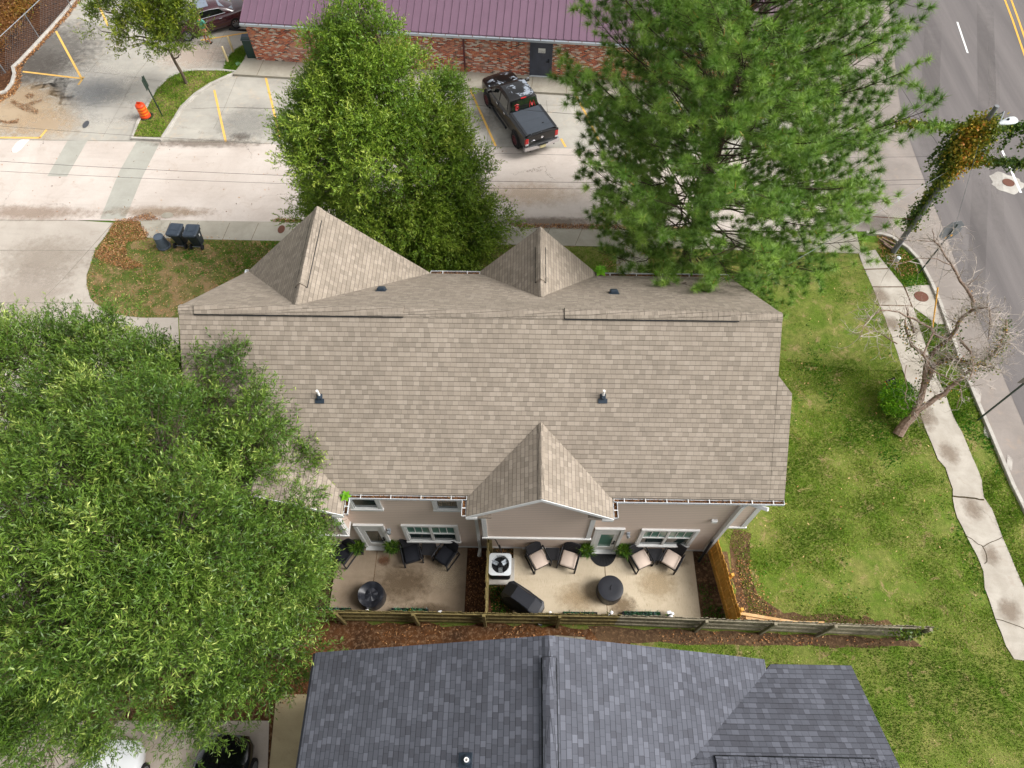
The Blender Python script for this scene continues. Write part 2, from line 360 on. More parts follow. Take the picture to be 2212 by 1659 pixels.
M['hair'] = plain('dark_hair', (48, 36, 30), .8)
M['signgrey'] = plain('sign_back', (126, 120, 114), .5, .4)
M['red'] = plain('red_sign_paint', (186, 36, 40), .4)
M['redl'] = plain('red_lens', (190, 22, 26), .2, coat=.6)
M['olens'] = plain('clear_lens', (190, 194, 198), .2, coat=.6)
M['truck'] = paint('black_truck_paint', (12, 11, 12), .3, .35, dull=(150, 158, 170))
M['bed'] = plain('tonneau_vinyl', (62, 68, 76), .6, sc=3)
M['sedan'] = paint('maroon_paint', (62, 26, 34), .22, 1)
M['wcar'] = paint('white_paint', (228, 230, 232), .3, 1)
M['bcar'] = paint('black_paint', (10, 11, 14), .15, 1)
g = G('window_glass'); M['glass'] = g.out(s2l((34, 52, 50)), .06, spec=.8)
g = G('blind_glass'); M['blind'] = g.out(s2l((92, 134, 118)), .1, spec=.7)
g = G('car_glass'); M['cglass'] = g.out(s2l((14, 20, 20)), .05, spec=.9)
g = G('silver_glass'); M['sglass'] = g.out(s2l((120, 130, 144)), .08, spec=.9)
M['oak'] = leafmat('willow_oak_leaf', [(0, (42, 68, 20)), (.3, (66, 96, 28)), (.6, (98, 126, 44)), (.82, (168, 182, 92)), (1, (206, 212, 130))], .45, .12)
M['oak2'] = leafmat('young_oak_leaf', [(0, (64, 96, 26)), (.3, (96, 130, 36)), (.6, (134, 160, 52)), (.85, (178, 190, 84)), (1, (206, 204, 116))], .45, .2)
M['pine'] = leafmat('pine_needle', [(0, (68, 98, 34)), (.4, (104, 142, 52)), (.85, (160, 190, 86)), (.97, (166, 190, 96)), (1, (196, 124, 56))], .4, .12)
M['elm'] = leafmat('street_tree_leaf', [(0, (58, 80, 22)), (.4, (96, 118, 28)), (.75, (140, 150, 38)), (.93, (190, 176, 50)), (1, (160, 92, 44))])
M['brown'] = leafmat('brown_leaf', [(0, (72, 50, 34)), (.35, (128, 88, 56)), (.7, (176, 120, 72)), (1, (214, 176, 128))], .7, .1, .2)
M['brush'] = leafmat('brush_leaf', [(0, (38, 54, 22)), (.35, (92, 70, 34)), (.6, (132, 84, 46)), (.85, (150, 110, 44)), (1, (122, 132, 34))])
M['vine'] = leafmat('vine_leaf', [(0, (60, 92, 30)), (.5, (112, 126, 38)), (.85, (186, 156, 50)), (1, (200, 128, 56))])
M['shrub'] = leafmat('shrub_leaf', [(0, (70, 124, 20)), (.5, (124, 178, 30)), (1, (176, 214, 50))])
M['fern'] = leafmat('fern_leaf', [(0, (44, 84, 24)), (.5, (84, 124, 40)), (1, (140, 168, 62))])
M['lime'] = leafmat('seedling_leaf', [(0, (84, 140, 24)), (1, (128, 184, 44))])
M['blade'] = leafmat('grass_blade', [(0, (74, 112, 26)), (.4, (112, 146, 40)), (.7, (150, 164, 66)), (.9, (180, 166, 106)), (1, (206, 184, 134))], .8, .15, .15)
M['weed'] = leafmat('weed_leaf', [(0, (54, 112, 26)), (1, (112, 170, 44))])
M['flower'] = plain('white_petals', (240, 240, 244), .7, var=.03)
M['planter'] = plain('black_planter', (36, 38, 42), .5)

# ------------------------------------------------------------ the ground and everything paved
def sheet(name, P, z, mat):
    m = MB(); n = len(P); P = [Vector((p[0], p[1], z)) for p in P]
    a = sum(P[i].x*P[(i+1) % n].y-P[(i+1) % n].x*P[i].y for i in range(n))
    if a < 0: P = P[::-1]
    m.face(P); return struct(name, m, mat)
def densify(P, amp, step=.35, closed=True, seed=1):
    r = random.Random(seed); out = []; n = len(P)
    for i in range(n if closed else n-1):
        a, b = Vector(P[i][:2]), Vector(P[(i+1) % n][:2]); k = max(1, int((b-a).length/step)); d = (b-a).normalized() if (b-a).length > 0 else Vector((1, 0)); q = Vector((-d.y, d.x))
        for j in range(k): out.append(a+(b-a)*(j/k)+(q*r.uniform(-amp, amp) if j else Vector((0, 0))))
    if not closed: out.append(Vector(P[-1][:2]))
    return out
def strip(P, wd, z0, z1, name, mat, kind='structure', closed=False):   # kerb-like band along a polyline
    m = MB(); P = [Vector(p[:2]) for p in P]; n = len(P); L = []; Rr = []
    for i in range(n):
        a = P[(i-1) % n] if closed or i else P[0]; b = P[(i+1) % n] if closed or i < n-1 else P[-1]
        d = (b-a).normalized(); q = Vector((-d.y, d.x)); L.append(P[i]+q*wd/2); Rr.append(P[i]-q*wd/2)
    rings = [[(L[i].x, L[i].y, z0), (L[i].x, L[i].y, z1-.02), (L[i].x*.9+Rr[i].x*.1, L[i].y*.9+Rr[i].y*.1, z1), (L[i].x*.1+Rr[i].x*.9, L[i].y*.1+Rr[i].y*.9, z1), (Rr[i].x, Rr[i].y, z1-.02), (Rr[i].x, Rr[i].y, z0)] for i in range(n)]
    if closed: rings.append(rings[0])
    m.loft(rings, cap=not closed); return tag(m.build(name, mat, fix=True), kind=kind)
def line(P, wd, z, name, mat):
    m = MB(); P = [Vector(p[:2]) for p in P]
    for a, b in zip(P, P[1:]):
        d = (b-a).normalized(); q = Vector((-d.y, d.x))*wd/2; m.face([(a-q).to_3d()+Vector((0, 0, z)), (b-q).to_3d()+Vector((0, 0, z)), (b+q).to_3d()+Vector((0, 0, z)), (a+q).to_3d()+Vector((0, 0, z))])
    return struct(name, m, mat)

sheet('ground', [(-400, -200), (400, -200), (400, 600), (-400, 600)], -.02, M['lawn2'])
# lawn round the house, up to the right-hand road kerb
alT = [at(-250, 298.5), at(1100, 319), at(1800, 331)]                 # alley, far edge
alB = [at(-250, 470), at(155, 475.9), at(1117, 492.4), at(1780, 502)]  # alley, near edge
lawn = [at(160, 500), at(1860, 520), at(1930, 530), at(2010, 640), at(2086, 815), at(2185, 1048), at(2300, 1300), at(2600, 2000), at(1600, 2500), at(600, 1800), at(300, 1700)]
sheet('lawn', lawn, .0, M['lawn'])
lot = [at(-300, -260), at(1900, -260), at(1850, 331)]+[at(1100, 319), at(-300, 298)]
sheet('parking_lot', lot, .004, M['lot'])
road = [at(1690, 331), at(1900, -300), at(3300, -300), at(3300, 1700), at(2640, 1700), at(2212, 1092), at(2086, 815), at(2028, 655), at(1985, 560), at(1925, 512), at(1880, 500), at(1690, 500)]
sheet('apron', road, .008, M['apron'])
seam = [c3(640, 0), c3(700, 400), c3(650, 900), c3(735, 1150), c3(800, 1250), c3(870, 1440), c4(910, 0), c4(1010, 290), c4(1240, 830), c4(1420, 1250)]
seam = [at(1895, -300), at(1925, 60), at(1940, 200), at(1951.6, 269), at(1967, 309), at(2003, 407), at(2046, 516), at(2076, 601), at(2152, 779), at(2211, 917), at(2330, 1180), at(2600, 1750)]
sheet('road', seam+[at(3300, 1750), at(3300, -300)], .014, M['asphalt'])
alley = alT+[at(1780, 480), at(1780, 502)]+alB[::-1][1:]
sheet('alley', [alT[0], alT[1], alT[2], at(1770, 500), alB[2], alB[1], alB[0]], .012, M['alley'])
drive = [alB[0], at(156, 475.9), *pts(c8, [(430, 215), (330, 370), (240, 480), (190, 640), (150, 750), (150, 850), (190, 990), (240, 1040), (350, 1110), (500, 1160), (700, 1185), (1085, 1185)]), at(392, 900), at(480, 1250), at(-400, 1400)]
sheet('driveway', drive, .01, M['drive'])
# patchy front lawn with its rounded end
fl = pts(c8, [(430, 215), (330, 370), (240, 480), (190, 640), (150, 750), (150, 850), (190, 990), (240, 1040), (350, 1110), (500, 1160), (700, 1185), (1085, 1185)])
front = [*fl, at(1150, 690), at(1850, 700), at(1850, 545), at(1333, 533.6), at(591, 520.6), at(445, 517.5), at(316, 514), at(300, 480)]
sheet('front_lawn', front, .016, M['dry']); sheet('lawn', [at(1150, 690), at(1150, 532), at(1333, 535), at(1850, 550), at(1990, 800), at(1850, 800)], .020, M['lawn'])
sheet('front_walk', [at(305.7, 489), at(303, 475), at(586, 479.6), at(1117, 493), at(1277, 495), at(1850, 505), at(1860, 548), at(1333, 533.6), at(1086, 528.6), at(591, 520.6), at(445, 517.5), at(318, 514)], .024, M['walk'])
sheet('path', [at(1330, 533), at(1400, 535), at(1400, 640), at(1335, 640)], .022, M['walk'])
# cross joints of the front walk
jm = MB()
for x in (360, 420, 488, 550, 1180, 1250, 1320):
    a, b = at(x+8, 478+.0155*(x-300), .026), at(x-8, 515+.0155*(x-300), .026); jm.face([a, b, b+Vector((.02, 0, 0)), a+Vector((.02, 0, 0))])
struct('walk_joint', jm, M['soil'])
# right-hand pavement
sl_ = [at(1855, 548), at(1862.8, 572), at(1885.9, 624.5), at(1902.3, 664), at(1928.6, 736), at(1955, 815), at(1986, 890.7), at(2004, 940), at(2025.4, 992.6), at(2042, 1011), at(2057.5, 1056.6), at(2057.5, 1078), at(2066.6, 1117.7), at(2089.5, 1163.5), at(2110.9, 1203), at(2123, 1233.7), at(2126, 1270), at(2150.6, 1340.5), at(2172, 1395.4), at(2190, 1424), at(2212, 1427), at(2300, 1560), at(2400, 1700)]
sr_ = [at(1890, 540), at(1902.3, 558.9), at(1948, 614.7), at(1967, 650), at(1984, 703), at(2023, 815), at(2040, 850), at(2062, 907), at(2077.4, 934.6), at(2098.7, 986.5), at(2120, 1038), at(2124.7, 1075), at(2141.5, 1099), at(2163, 1157), at(2184, 1206), at(2208.6, 1264), at(2330, 1480), at(2480, 1700)]
sheet('sidewalk', densify(sl_, .02, .3, False, 3)+densify(sr_, .02, .3, False, 4)[::-1], .03, M['swalk'])
sheet('utility_pad', [at(*c4(*p)) for p in [(640, 350), (700, 340), (800, 335), (905, 590), (850, 595), (690, 480)]], .034, M['swalk'])
jm = MB()
for (a, b) in [((360, 230), (530, 225)), ((425, 345), (640, 345)), ((455, 465), (680, 470)), ((640, 350), (690, 480))]:
    a, b = at(*c4(*a), .038), at(*c4(*b), .038); d = (b-a).normalized(); q = Vector((-d.y, d.x, 0))*.025; jm.face([a-q, b-q, b+q, a+q])
a, b = at(*cB(515, 458), .038), at(*cB(735, 475), .038)
struct('sidewalk_joint', jm, M['soil'])
kr = [at(1870, 505), at(1900, 507), at(1925, 514), at(1960, 538), at(1985, 565), at(2010, 612), at(2028, 655), at(2086, 815), at(2135, 930), at(2185, 1048.5), at(2225, 1130), at(2330, 1350), at(2500, 1700)]
strip(kr, .17, -.05, .13, 'kerb', M['kerb'])
# verge slightly mounded between pavement and kerb
# painted road lines
def seg(k, L, wd, name, mat, z=.02): return line([at(*(k(*p) if k else p)) for p in L], wd, z, name, mat)
seg(None, [(2067.5, 48), (2090, 115)], .11, 'lane_dash', M['wpaint'])
seg(c3, [(1275, 990), (1340, 1130), (1400, 1270)], .13, 'lane_dash', M['wpaint'], .028)
seg(c3, [(1265, -80), (1345, 130), (1430, 380), (1470, 480)], .11, 'centre_line', M['roadyellow'])
seg(c3, [(1308, -80), (1385, 130), (1470, 380), (1520, 500)], .11, 'centre_line', M['roadyellow'])
# parking stall lines
for L in ([(463, 195), (488, 307)], [(573, 163), (606, 302)], [(1015, 192), (1071, 316)], [(1243, 205), (1270, 255), (1300, 318)], [(1212, 300), (1222, 318)], [(1460, 215), (1520, 325)]):
    seg(None, L, .12, 'stall_line', M['yellow'], .012)
for L in ([(430, 240), (625, 600)], [(175, 550), (640, 605)], [(645, 590), (600, 652)], [(730, -20), (830, 200)], [(1540, 310), (1905, 250)], [(0, 1056), (310, 1058)], [(305, 1060), (358, 995)]):
    seg(c1, L, .12, 'stall_line', M['yellow'], .012)
sheet('paint_spill', densify(pts(c1, [(95, 1140), (120, 1105), (160, 1075), (230, 1072), (200, 1100), (170, 1140), (130, 1170), (100, 1172)]), .03, .15), .02, M['wpaint'])
# concrete trench patches across the alley
sheet('patch', [at(*c1(*p)) for p in [(520, 1080), (675, 1075), (515, 1355), (365, 1352)]], .018, M['patch'])
sheet('patch', [at(*c1(*p)) for p in [(1050, 1085), (1225, 1100), (1090, 1365), (1035, 1500), (960, 1680), (770, 1680), (870, 1430), (920, 1310)]], .018, M['patch'])
# slab joints in lot and driveway
jm = MB()
def joint(a, b, wd=.013, z=.015):
    a, b = Vector((a[0], a[1], z)), Vector((b[0], b[1], z)); d = (b-a).normalized(); q = Vector((-d.y, d.x, 0))*wd/2; jm.face([a-q, b-q, b+q, a+q])
for (a, b) in [((500, 800), (460, 880)), ((960, 740), (1050, 570)), ((1050, 570), (1130, 470)), ((340, 510), (900, 575)), ((900, 575), (1240, 625)), ((470, 800), (1030, 830)), ((520, 290), (800, 320)), ((790, 1050), (965, 740)), ((590, 660), (500, 800)), ((590, 660), (810, 400)), ((1640, 990), (1720, 830)), ((1720, 830), (1820, 590)), ((1470, 835), (1720, 825)), ((1720, 825), (2100, 835)), ((1575, 530), (1735, 235)), ((1540, 400), (1710, 415)), ((-100, 1050), (60, 1070)), ((0, 1073), (1020, 1080))]:
    joint(at(*c1(*a)), at(*c1(*b)))
for (a, b) in [((1410, 815), (1425, 600)), ((1425, 600), (1440, 560)), ((1220, 665), (1420, 672)), ((1740, 560), (1755, 700)), ((0, 600), (200, 605)), ((1240, 817), (1560, 820)), ((1640, 585), (2000, 592)), ((2000, 592), (2400, 600))]:
    joint(at(*c2(*a)), at(*c2(*b)))
for (a, b) in [((-750, 190), (400, 190)), ((-750, 497), (240, 497)), ((-750, 1030), (225, 1036)), ((225, 1040), (85, 1380)), ((85, 1380), (-40, 1700)), ((785, 1190), (690, 1450)), ((690, 1450), (600, 1800)), ((420, 215), (-100, 800)), ((-100, 800), (-300, 1000))]:
    joint(at(*c8(*a)), at(*c8(*b)), .022)
struct('slab_joint', jm, M['joint'])
# bed behind the left kerb, islands with kerbs
lk = [at(170, -8), at(142, 28), at(109.4, 65), at(76.9, 100.5), at(44.4, 134.6), at(29.6, 147.9), at(33.3, 162.6), at(28, 181.9), at(14.8, 199.6), at(-30, 216), at(-160, 250)]
sheet('brush_bed', lk+[at(-500, 250), at(-500, -200), at(320, -200)], .03, M['mulch'])
strip([at(300, -160)]+lk, .18, -.02, .15, 'kerb', M['kerb'])
isl = pts(c1, [(1020, 1070), (1240, 1078), (1262, 1050), (1340, 930), (1400, 830), (1500, 735), (1620, 655), (1760, 590), (1815, 562), (1700, 550), (1500, 548), (1400, 560), (1290, 610), (1200, 700), (1120, 850), (1065, 950)])
isl = densify(isl, 0, .8); sheet('island', isl, .11, M['dry']); strip(isl, .17, .0, .15, 'kerb', M['kerb'], closed=True)
isb = pts(c1, [(1712, 545), (1735, 480), (1765, 425), (1830, 372), (1885, 340), (1900, 420), (1865, 490), (1835, 552)])
isb = densify(isb, 0, .8); sheet('island', isb, .07, M['dry']); strip(isb, .12, .0, .09, 'kerb', M['kerb'], closed=True)

# patios, beds and soil
def quadY(x0, x1, y0, y1): return [(x0, y0), (x1, y0), (x1, y1), (x0, y1)]
YW = 7.70                                                       # rear wall of the townhouse
FY = 5.02                                                       # privacy fence
sheet('yard_soil', quadY(-9.8, 7.9, FY-.02, YW), .012, M['dsoil'])
def patio(x0, x1, y0, y1, mat, jx):
    m = MB(); m.box(((x0+x1)/2, (y0+y1)/2, .03), (x1-x0, y1-y0, .09)); struct('patio', m, mat)
    j = MB(); j.face([(jx-.012, y0, .079), (jx+.012, y0, .079), (jx+.012, y1, .079), (jx-.012, y1, .079)]); struct('patio_joint', j, M['soil'])
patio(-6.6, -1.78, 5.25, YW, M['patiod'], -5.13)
patio(-.06, 6.6, 5.25, YW, M['patio'], 3.3)
sheet('mulch_bed', quadY(-1.78, -.95, FY, YW), .016, M['mulch'])
sheet('soil_bed', quadY(6.6, 7.9, FY, YW), .016, M['soil'])
# worn ground at the fence and between the houses
def stain(cx, cy, rx, ry, rgb, k=.6, z=.02, rot=0, sc=3.0):
    g = G('stain'); g.m.name = 'stain'; tc = g.n('TexCoord'); v = g.n('VectorMath', {'operation': 'SUBTRACT'}, i0=tc.outputs['Generated'], i1=(.5, .5, .5)); sp = g.n('SeparateXYZ', Vector=v.outputs[0])
    d = g.math('SQRT', g.math('ADD', g.math('POWER', g.math('ABSOLUTE', sp.outputs[0]), 2.0), g.math('POWER', g.math('ABSOLUTE', sp.outputs[1]), 2.0)))
    f = g.math('SUBTRACT', 1.0, g.math('MULTIPLY', d, 2.0)); a = g.step(g.math('ADD', g.math('MULTIPLY', f, .8), g.math('SUBTRACT', g.noise(sc, 6, .7), .5)), .15, .6)
    a = g.math('MULTIPLY', a, g.step(f, .02, .3)); g.set(g.b.inputs['Alpha'], g.math('MULTIPLY', a, k)); g.out(s2l(rgb), .9, spec=.15)
    m = MB(); c_, s_ = math.cos(R(rot)), math.sin(R(rot)); m.face([(cx+x*c_-y*s_, cy+x*s_+y*c_, z) for x, y in ((-rx, -ry), (rx, -ry), (rx, ry), (-rx, ry))]); return struct('stain', m, g.m)
def blob(cx, cy, rx, ry, seed=0, n=40):
    r = random.Random(seed); ph = [r.uniform(0, 6.28) for _ in range(5)]
    return [(cx+rx*math.cos(t)*(1+.12*math.sin(3*t+ph[0])+.08*math.sin(7*t+ph[1])+.05*math.sin(13*t+ph[2])), cy+ry*math.sin(t)*(1+.12*math.sin(2*t+ph[3])+.08*math.sin(6*t+ph[4]))) for t in [2*math.pi*i/n for i in range(n)]]
sheet('red_soil_ground', densify([(-11, 4.98), (3.0, 4.98), (4.2, 4.6), (3.6, 3.4), (1.5, 3.0), (-4, 1), (-9, -1), (-14, 0), (-14, 4)], .15, .5, True, 5), .006, M['redsoil'])
sheet('bare_strip', densify([(2.6, 4.95), (13.9, 4.7), (14.2, 4.45), (12.5, 4.38), (9, 4.42), (5.5, 4.42), (3, 4.4)], .06, .4, True, 6), .008, M['soil'])
sheet('bare_soil', densify([(8.0, 7.5), (8.0, 5.1), (13.6, 4.95), (13.2, 5.35), (9.6, 5.5), (8.8, 6.1), (8.6, 7.1), (8.9, 8.4), (8.3, 8.6)], .1, .35, True, 7), .006, M['soil'])
sheet('driveway', [at(-400, 1557), at(582, 1557), at(570, 1900), at(-400, 1900)], .02, M['dslab'])
sheet('path', [at(597, 1500), at(664, 1500), at(700, 1900), at(560, 1900)], .03, M['slab'])

# stains, oil spots and dirt on the paving
for i, (px, py, rx, ry, rgb, k) in enumerate([(110, 110, 3.2, 2.6, (98, 94, 90), .6), (60, 150, 2.4, 1.6, (96, 90, 84), .55), (40, 240, 3.4, 1.7, (190, 166, 134), .6), (100, 270, 2.2, 1.1, (192, 168, 138), .5), (50, 205, 1.8, 1.0, (182, 158, 128), .5), (250, 240, 2.6, 1.2, (222, 216, 206), .5), (210, 175, 2.8, 1.6, (220, 214, 204), .45), (200, 200, 2.0, 1.6, (134, 138, 142), .4), (520, 295, .6, .3, (84, 66, 52), .8), (530, 270, 1.6, 1.4, (150, 148, 142), .5), (420, 120, 2.4, 1.2, (196, 176, 160), .45), (1140, 300, 1.0, .6, (80, 74, 70), .6), (1040, 260, 1.2, .8, (150, 144, 136), .4), (1005, 175, .5, 1.0, (52, 48, 44), .8), (440, 310, 3.5, .4, (120, 108, 96), .55), (60, 460, 4.0, .6, (150, 130, 112), .5), (350, 458, 3.0, .45, (150, 128, 104), .55), (800, 330, 5.0, .5, (150, 136, 124), .4), (1150, 420, 3.0, 1.0, (196, 172, 146), .4), (1180, 480, 4.0, .4, (120, 106, 92), .6), (250, 560, .1, .1, (150, 140, 130), .1), (100, 560, 2.4, 1.5, (160, 148, 134), .4), (60, 640, 2.0, 2.0, (170, 158, 146), .4)]):
    p = at(px, py); stain(p.x, p.y, rx*1.3, ry*1.3, rgb, k, (.0055+i*.00025 if py < 297 else .0205+i*.0004), (i*37) % 40-20 if rx/ry < 3 else 0)
for i, (px, py, rx, ry, rgb, k) in enumerate([(1345, 1310, .75, .65, (116, 96, 70), .6), (1145, 1195, .55, .4, (104, 94, 80), .65), (830, 1210, .35, .3, (96, 56, 30), .6), (870, 1260, 1.6, 1.0, (88, 72, 52), .5), (960, 1240, .9, .9, (176, 160, 136), .45), (1250, 1290, 1.2, .7, (160, 136, 100), .4), (1420, 1260, 1.1, .9, (164, 142, 106), .4), (920, 1320, 1.4, .4, (84, 68, 48), .5), (1470, 1215, .4, .25, (120, 104, 80), .5)]):
    p = at(px, py, .075); stain(p.x, p.y, rx, ry, rgb, k, .0792+i*.0003, sc=5)
for i, (px, py, rx, ry, rot, rgb, k) in enumerate([(2130, 130, .5, 12, -18, (88, 84, 82), .16), (2010, 180, .5, 12, -18, (92, 88, 86), .16), (2110, 560, .4, 10, -20, (86, 82, 80), .16), (2150, 300, .3, 14, -18, (132, 126, 122), .2), (1960, 480, 2.0, 1.2, 10, (176, 168, 158), .45), (1890, 480, 1.6, .9, 0, (112, 104, 98), .5), (2110, 860, .14, .8, -22, (190, 184, 176), .7), (2130, 930, .1, .5, -22, (196, 190, 182), .7), (2180, 1000, .1, .5, -22, (196, 190, 182), .7)]):
    p = at(px, py); stain(p.x, p.y, rx, ry, rgb, k, .031+i*.0004, rot, 2.0)
for i, (px, py, rx, ry) in enumerate([(1900, 640, .5, .6), (1925, 700, .5, .5), (2000, 900, .5, .8), (2050, 980, .5, .6), (2100, 1100, .5, .6), (2140, 1200, .4, .5), (2180, 1320, .5, .6)]):
    p = at(px, py); stain(p.x, p.y, rx*1.2, ry*1.2, (132, 116, 100), .5, .0345+i*.0003, 0, 4)
jm = MB()
for L in ([(600, 730), (650, 755), (690, 790), (720, 800), (750, 860), (755, 915), (738, 930)], [(870, 738), (790, 775), (730, 810)], [(820, 1322), (890, 1340), (950, 1362), (1021, 1390)], [(515, 452), (560, 458), (640, 465), (735, 478)]):
    P = densify([at(*cB(*q)) for q in L], .015, .15, False, 2)
    for a, b in zip(P, P[1:]):
        d = (b-a).normalized(); q = Vector((-d.y, d.x))*(.03 if L[0] == (515, 452) else .011); jm.face([(v.x, v.y, .0385) for v in (a-q, b-q, b+q, a+q)])
struct('sidewalk_crack', jm, M['dsoil'])
# ------------------------------------------------------------ the tan-roofed townhouse
TH = thing('townhouse', 'two storey beige townhouse under a tan shingle roof with front and rear gables', 'house', (0, 11.8, 0))
RZ, RY = 9.08, 11.93; EZ, EY = 5.56, 7.60; FZ, FYv = 5.65, 16.15; XL, XR, XB = -9.93, 7.66, 8.1
sR = (RZ-EZ)/(RY-EY); sF = (RZ-FZ)/(FYv-RY)
zr = lambda y: EZ+(y-EY)*sR
zf = lambda y: FZ+(FYv-y)*sF
m = MB(); T = .14
m.slab([(XL, EY, EZ), (XR, EY, EZ), (XR, RY, RZ), (XL, RY, RZ)], T)
m.slab([(XR-.02, EY, EZ), (XB, EY, EZ), (XB, 10.12, zr(10.12)), (XR-.02, 10.55, zr(10.55))], T*.9)
m.slab([(XL, FYv, FZ), (XR, FYv, FZ), (XR, RY, RZ), (XL, RY, RZ)], T)
def gable(m, cx, hw, zt, ze, yo, ridge_in, yeave, up=.012):
    for s in (-1, 1):
        m.slab([(cx, yo, zt+up), (cx+s*hw, yo, ze+up), (cx+s*hw, yeave, ze+up), (cx, ridge_in, zt+up)], T)
gable(m, .72, 2.2, 7.02, 5.50, 6.95, 9.36, 7.58)
gable(m, -7.42, 2.23, 7.02, 5.50, 6.95, 9.36, 7.58)
gable(m, -6.59, 3.34, 8.87, 5.62, 16.19, 12.18, 16.17)
gable(m, .70, 2.13, 7.95, 5.62, 16.29, 13.32, 16.17)
gable(m, -6.9, 1.2, 4.6, 3.6, 17.9, 15.9, 16.2)                      # porch gable beyond the front wall
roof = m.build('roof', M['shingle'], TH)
# ridge caps: overlapping short cap shingles (vented runs stand higher)
def ridgecap(P, Q, half, name, drop, lift=.0, n=None, parent=roof, step=.15, mat='shingle'):
    P, Q = Vector(P), Vector(Q); d = (Q-P).normalized(); sdir = d.cross(Vector((0, 0, 1))).normalized(); k = int((Q-P).length/step); mm = MB()
    L = (Q-P).length
    for i in range(k):
        a = P+d*(i*L/k); b = P+d*((i+1)*L/k); zt = Vector((0, 0, .012+lift)); up = Vector((0, 0, .008)); r = random.uniform(-.004, .004)
        prof = [(-half, -drop), (-half*.55, -drop*.42), (0, .0), (half*.55, -drop*.42), (half, -drop)]
        A = [a+sdir*(x+r)+Vector((0, 0, z))+zt+up for x, z in prof]; B = [b+sdir*(x+r)+Vector((0, 0, z))+zt for x, z in prof]
        dn = Vector((0, 0, -(.012+lift)))
        mm.mesh(A+B, [(j+1, j, 5+j, 6+j) for j in range(4)])
        mm.mesh([A[0], A[4], A[0]+dn, A[4]+dn, B[0], B[4], B[0]+dn, B[4]+dn], [(0, 4, 6, 2), (1, 3, 7, 5)])
    mm.mesh([P+sdir*x+Vector((0, 0, z+.012+lift)) for x, z in prof]+[P+Vector((0, 0, -drop-.02))], [(0, 5, 1), (1, 5, 2), (2, 5, 3), (3, 5, 4)])
    mm.mesh([Q+sdir*x+Vector((0, 0, z+.012+lift)) for x, z in prof]+[Q+Vector((0, 0, -drop-.02))], [(1, 5, 0), (2, 5, 1), (3, 5, 2), (4, 5, 3)])
    return mm.build(name, M[mat], parent, fix=False)
def slot(P, Q, half, z, parent, wd=.03):                         # dark open mouth of a ridge vent, both sides
    P, Q = Vector(P), Vector(Q); d = (Q-P).normalized(); s = d.cross(Vector((0, 0, 1))).normalized(); mm = MB()
    for q in (-1, 1):
        a, b = P+s*half*q+Vector((0, 0, z)), Q+s*half*q+Vector((0, 0, z)); mm.tube([a, b], wd/2, 4)
    e = P+Vector((0, 0, z)); mm.tube([e-s*half, e+Vector((0, 0, .07)), e+s*half], wd/2, 4)
    return mm.build('vent_slot', M['darkm'], parent)
dr = .12
ridgecap((XL, RY, RZ), (XR, RY, RZ), .17, 'ridge_cap', .13)
for (a, b) in ((-9.45, -3.35), (1.35, 6.4)):
    ridgecap((a, RY, RZ), (b, RY, RZ), .19, 'ridge_vent', .145, .05); slot((a, RY, RZ), (b, RY, RZ), .20, -.115, roof)
ridgecap((-6.59, 12.2, 8.9), (-6.59, 16.19, 8.9), .15, 'ridge_cap', .15)
ridgecap((-6.59, 12.95, 8.9), (-6.59, 15.7, 8.9), .17, 'ridge_vent', .17, .05); slot((-6.59, 12.95, 8.9), (-6.59, 15.7, 8.9), .18, -.14, roof)
ridgecap((.70, 13.34, 7.97), (.70, 16.29, 7.97), .14, 'ridge_cap', .15)
ridgecap((.70, 14.0, 7.97), (.70, 15.5, 7.97), .16, 'ridge_vent', .17, .05); slot((.70, 14.0, 7.97), (.70, 15.5, 7.97), .17, -.14, roof)
for x, rn in ((.72, 9.3), (-7.42, 9.3)): ridgecap((x, 6.95, 7.03), (x, rn, 7.03), .1, 'ridge_cap', .07)
# vent pipes with their boots
def on_roof(px, py):                                             # point on the rear slope under a picture point
    d = ray(px, py); t = (EZ-CH-sR*EY)/(d.z-sR*d.y); return Vector((0, 0, CH))+d*t
for (px, py) in ((691, 866), (1302, 866)):
    p = on_roof(px, py); t = MB(); n_ = Vector((0, -sR, 1)).normalized()
    Mr = Matrix.Translation(p) @ Matrix.Rotation(math.atan(sR), 4, 'X')
    b = MB(); b.box((0, 0, .02), (.27, .14, .02), Mr); b.box((0, .12, .022), (.17, .2, .025), Mr, .01); b.lathe((0, .12, .0), [(.08, .02), (.075, .06), (.05, .1), (.045, .12)], 12, Mr)
    bo = b.build('vent_boot', M['vent'], TH); q = p+Vector((0, .1, .1)); pp = MB(); pp.tube([q-Vector((0, 0, .1)), q+Vector((0, 0, .33))], .038, 12); pp.tube([q+Vector((0, 0, .331)), q+Vector((0, 0, .334))], .026, 12); pp.build('vent_pipe', M['pvc'], bo, smooth=True)
for (px, py) in ((824, 627), (1326, 633)):
    d = ray(px, py); t = (FZ-CH+sF*FYv)/(d.z+sF*d.y); p = Vector((0, 0, CH))+d*t
    Mr = Matrix.Translation(p) @ Matrix.Rotation(-math.atan(sF), 4, 'X')
    b = MB(); b.box((0, 0, .06), (.26, .24, .12), Mr, .03); b.box((0, -.02, .012), (.32, .34, .02), Mr); b.build('roof_vent', M['vent'], TH)
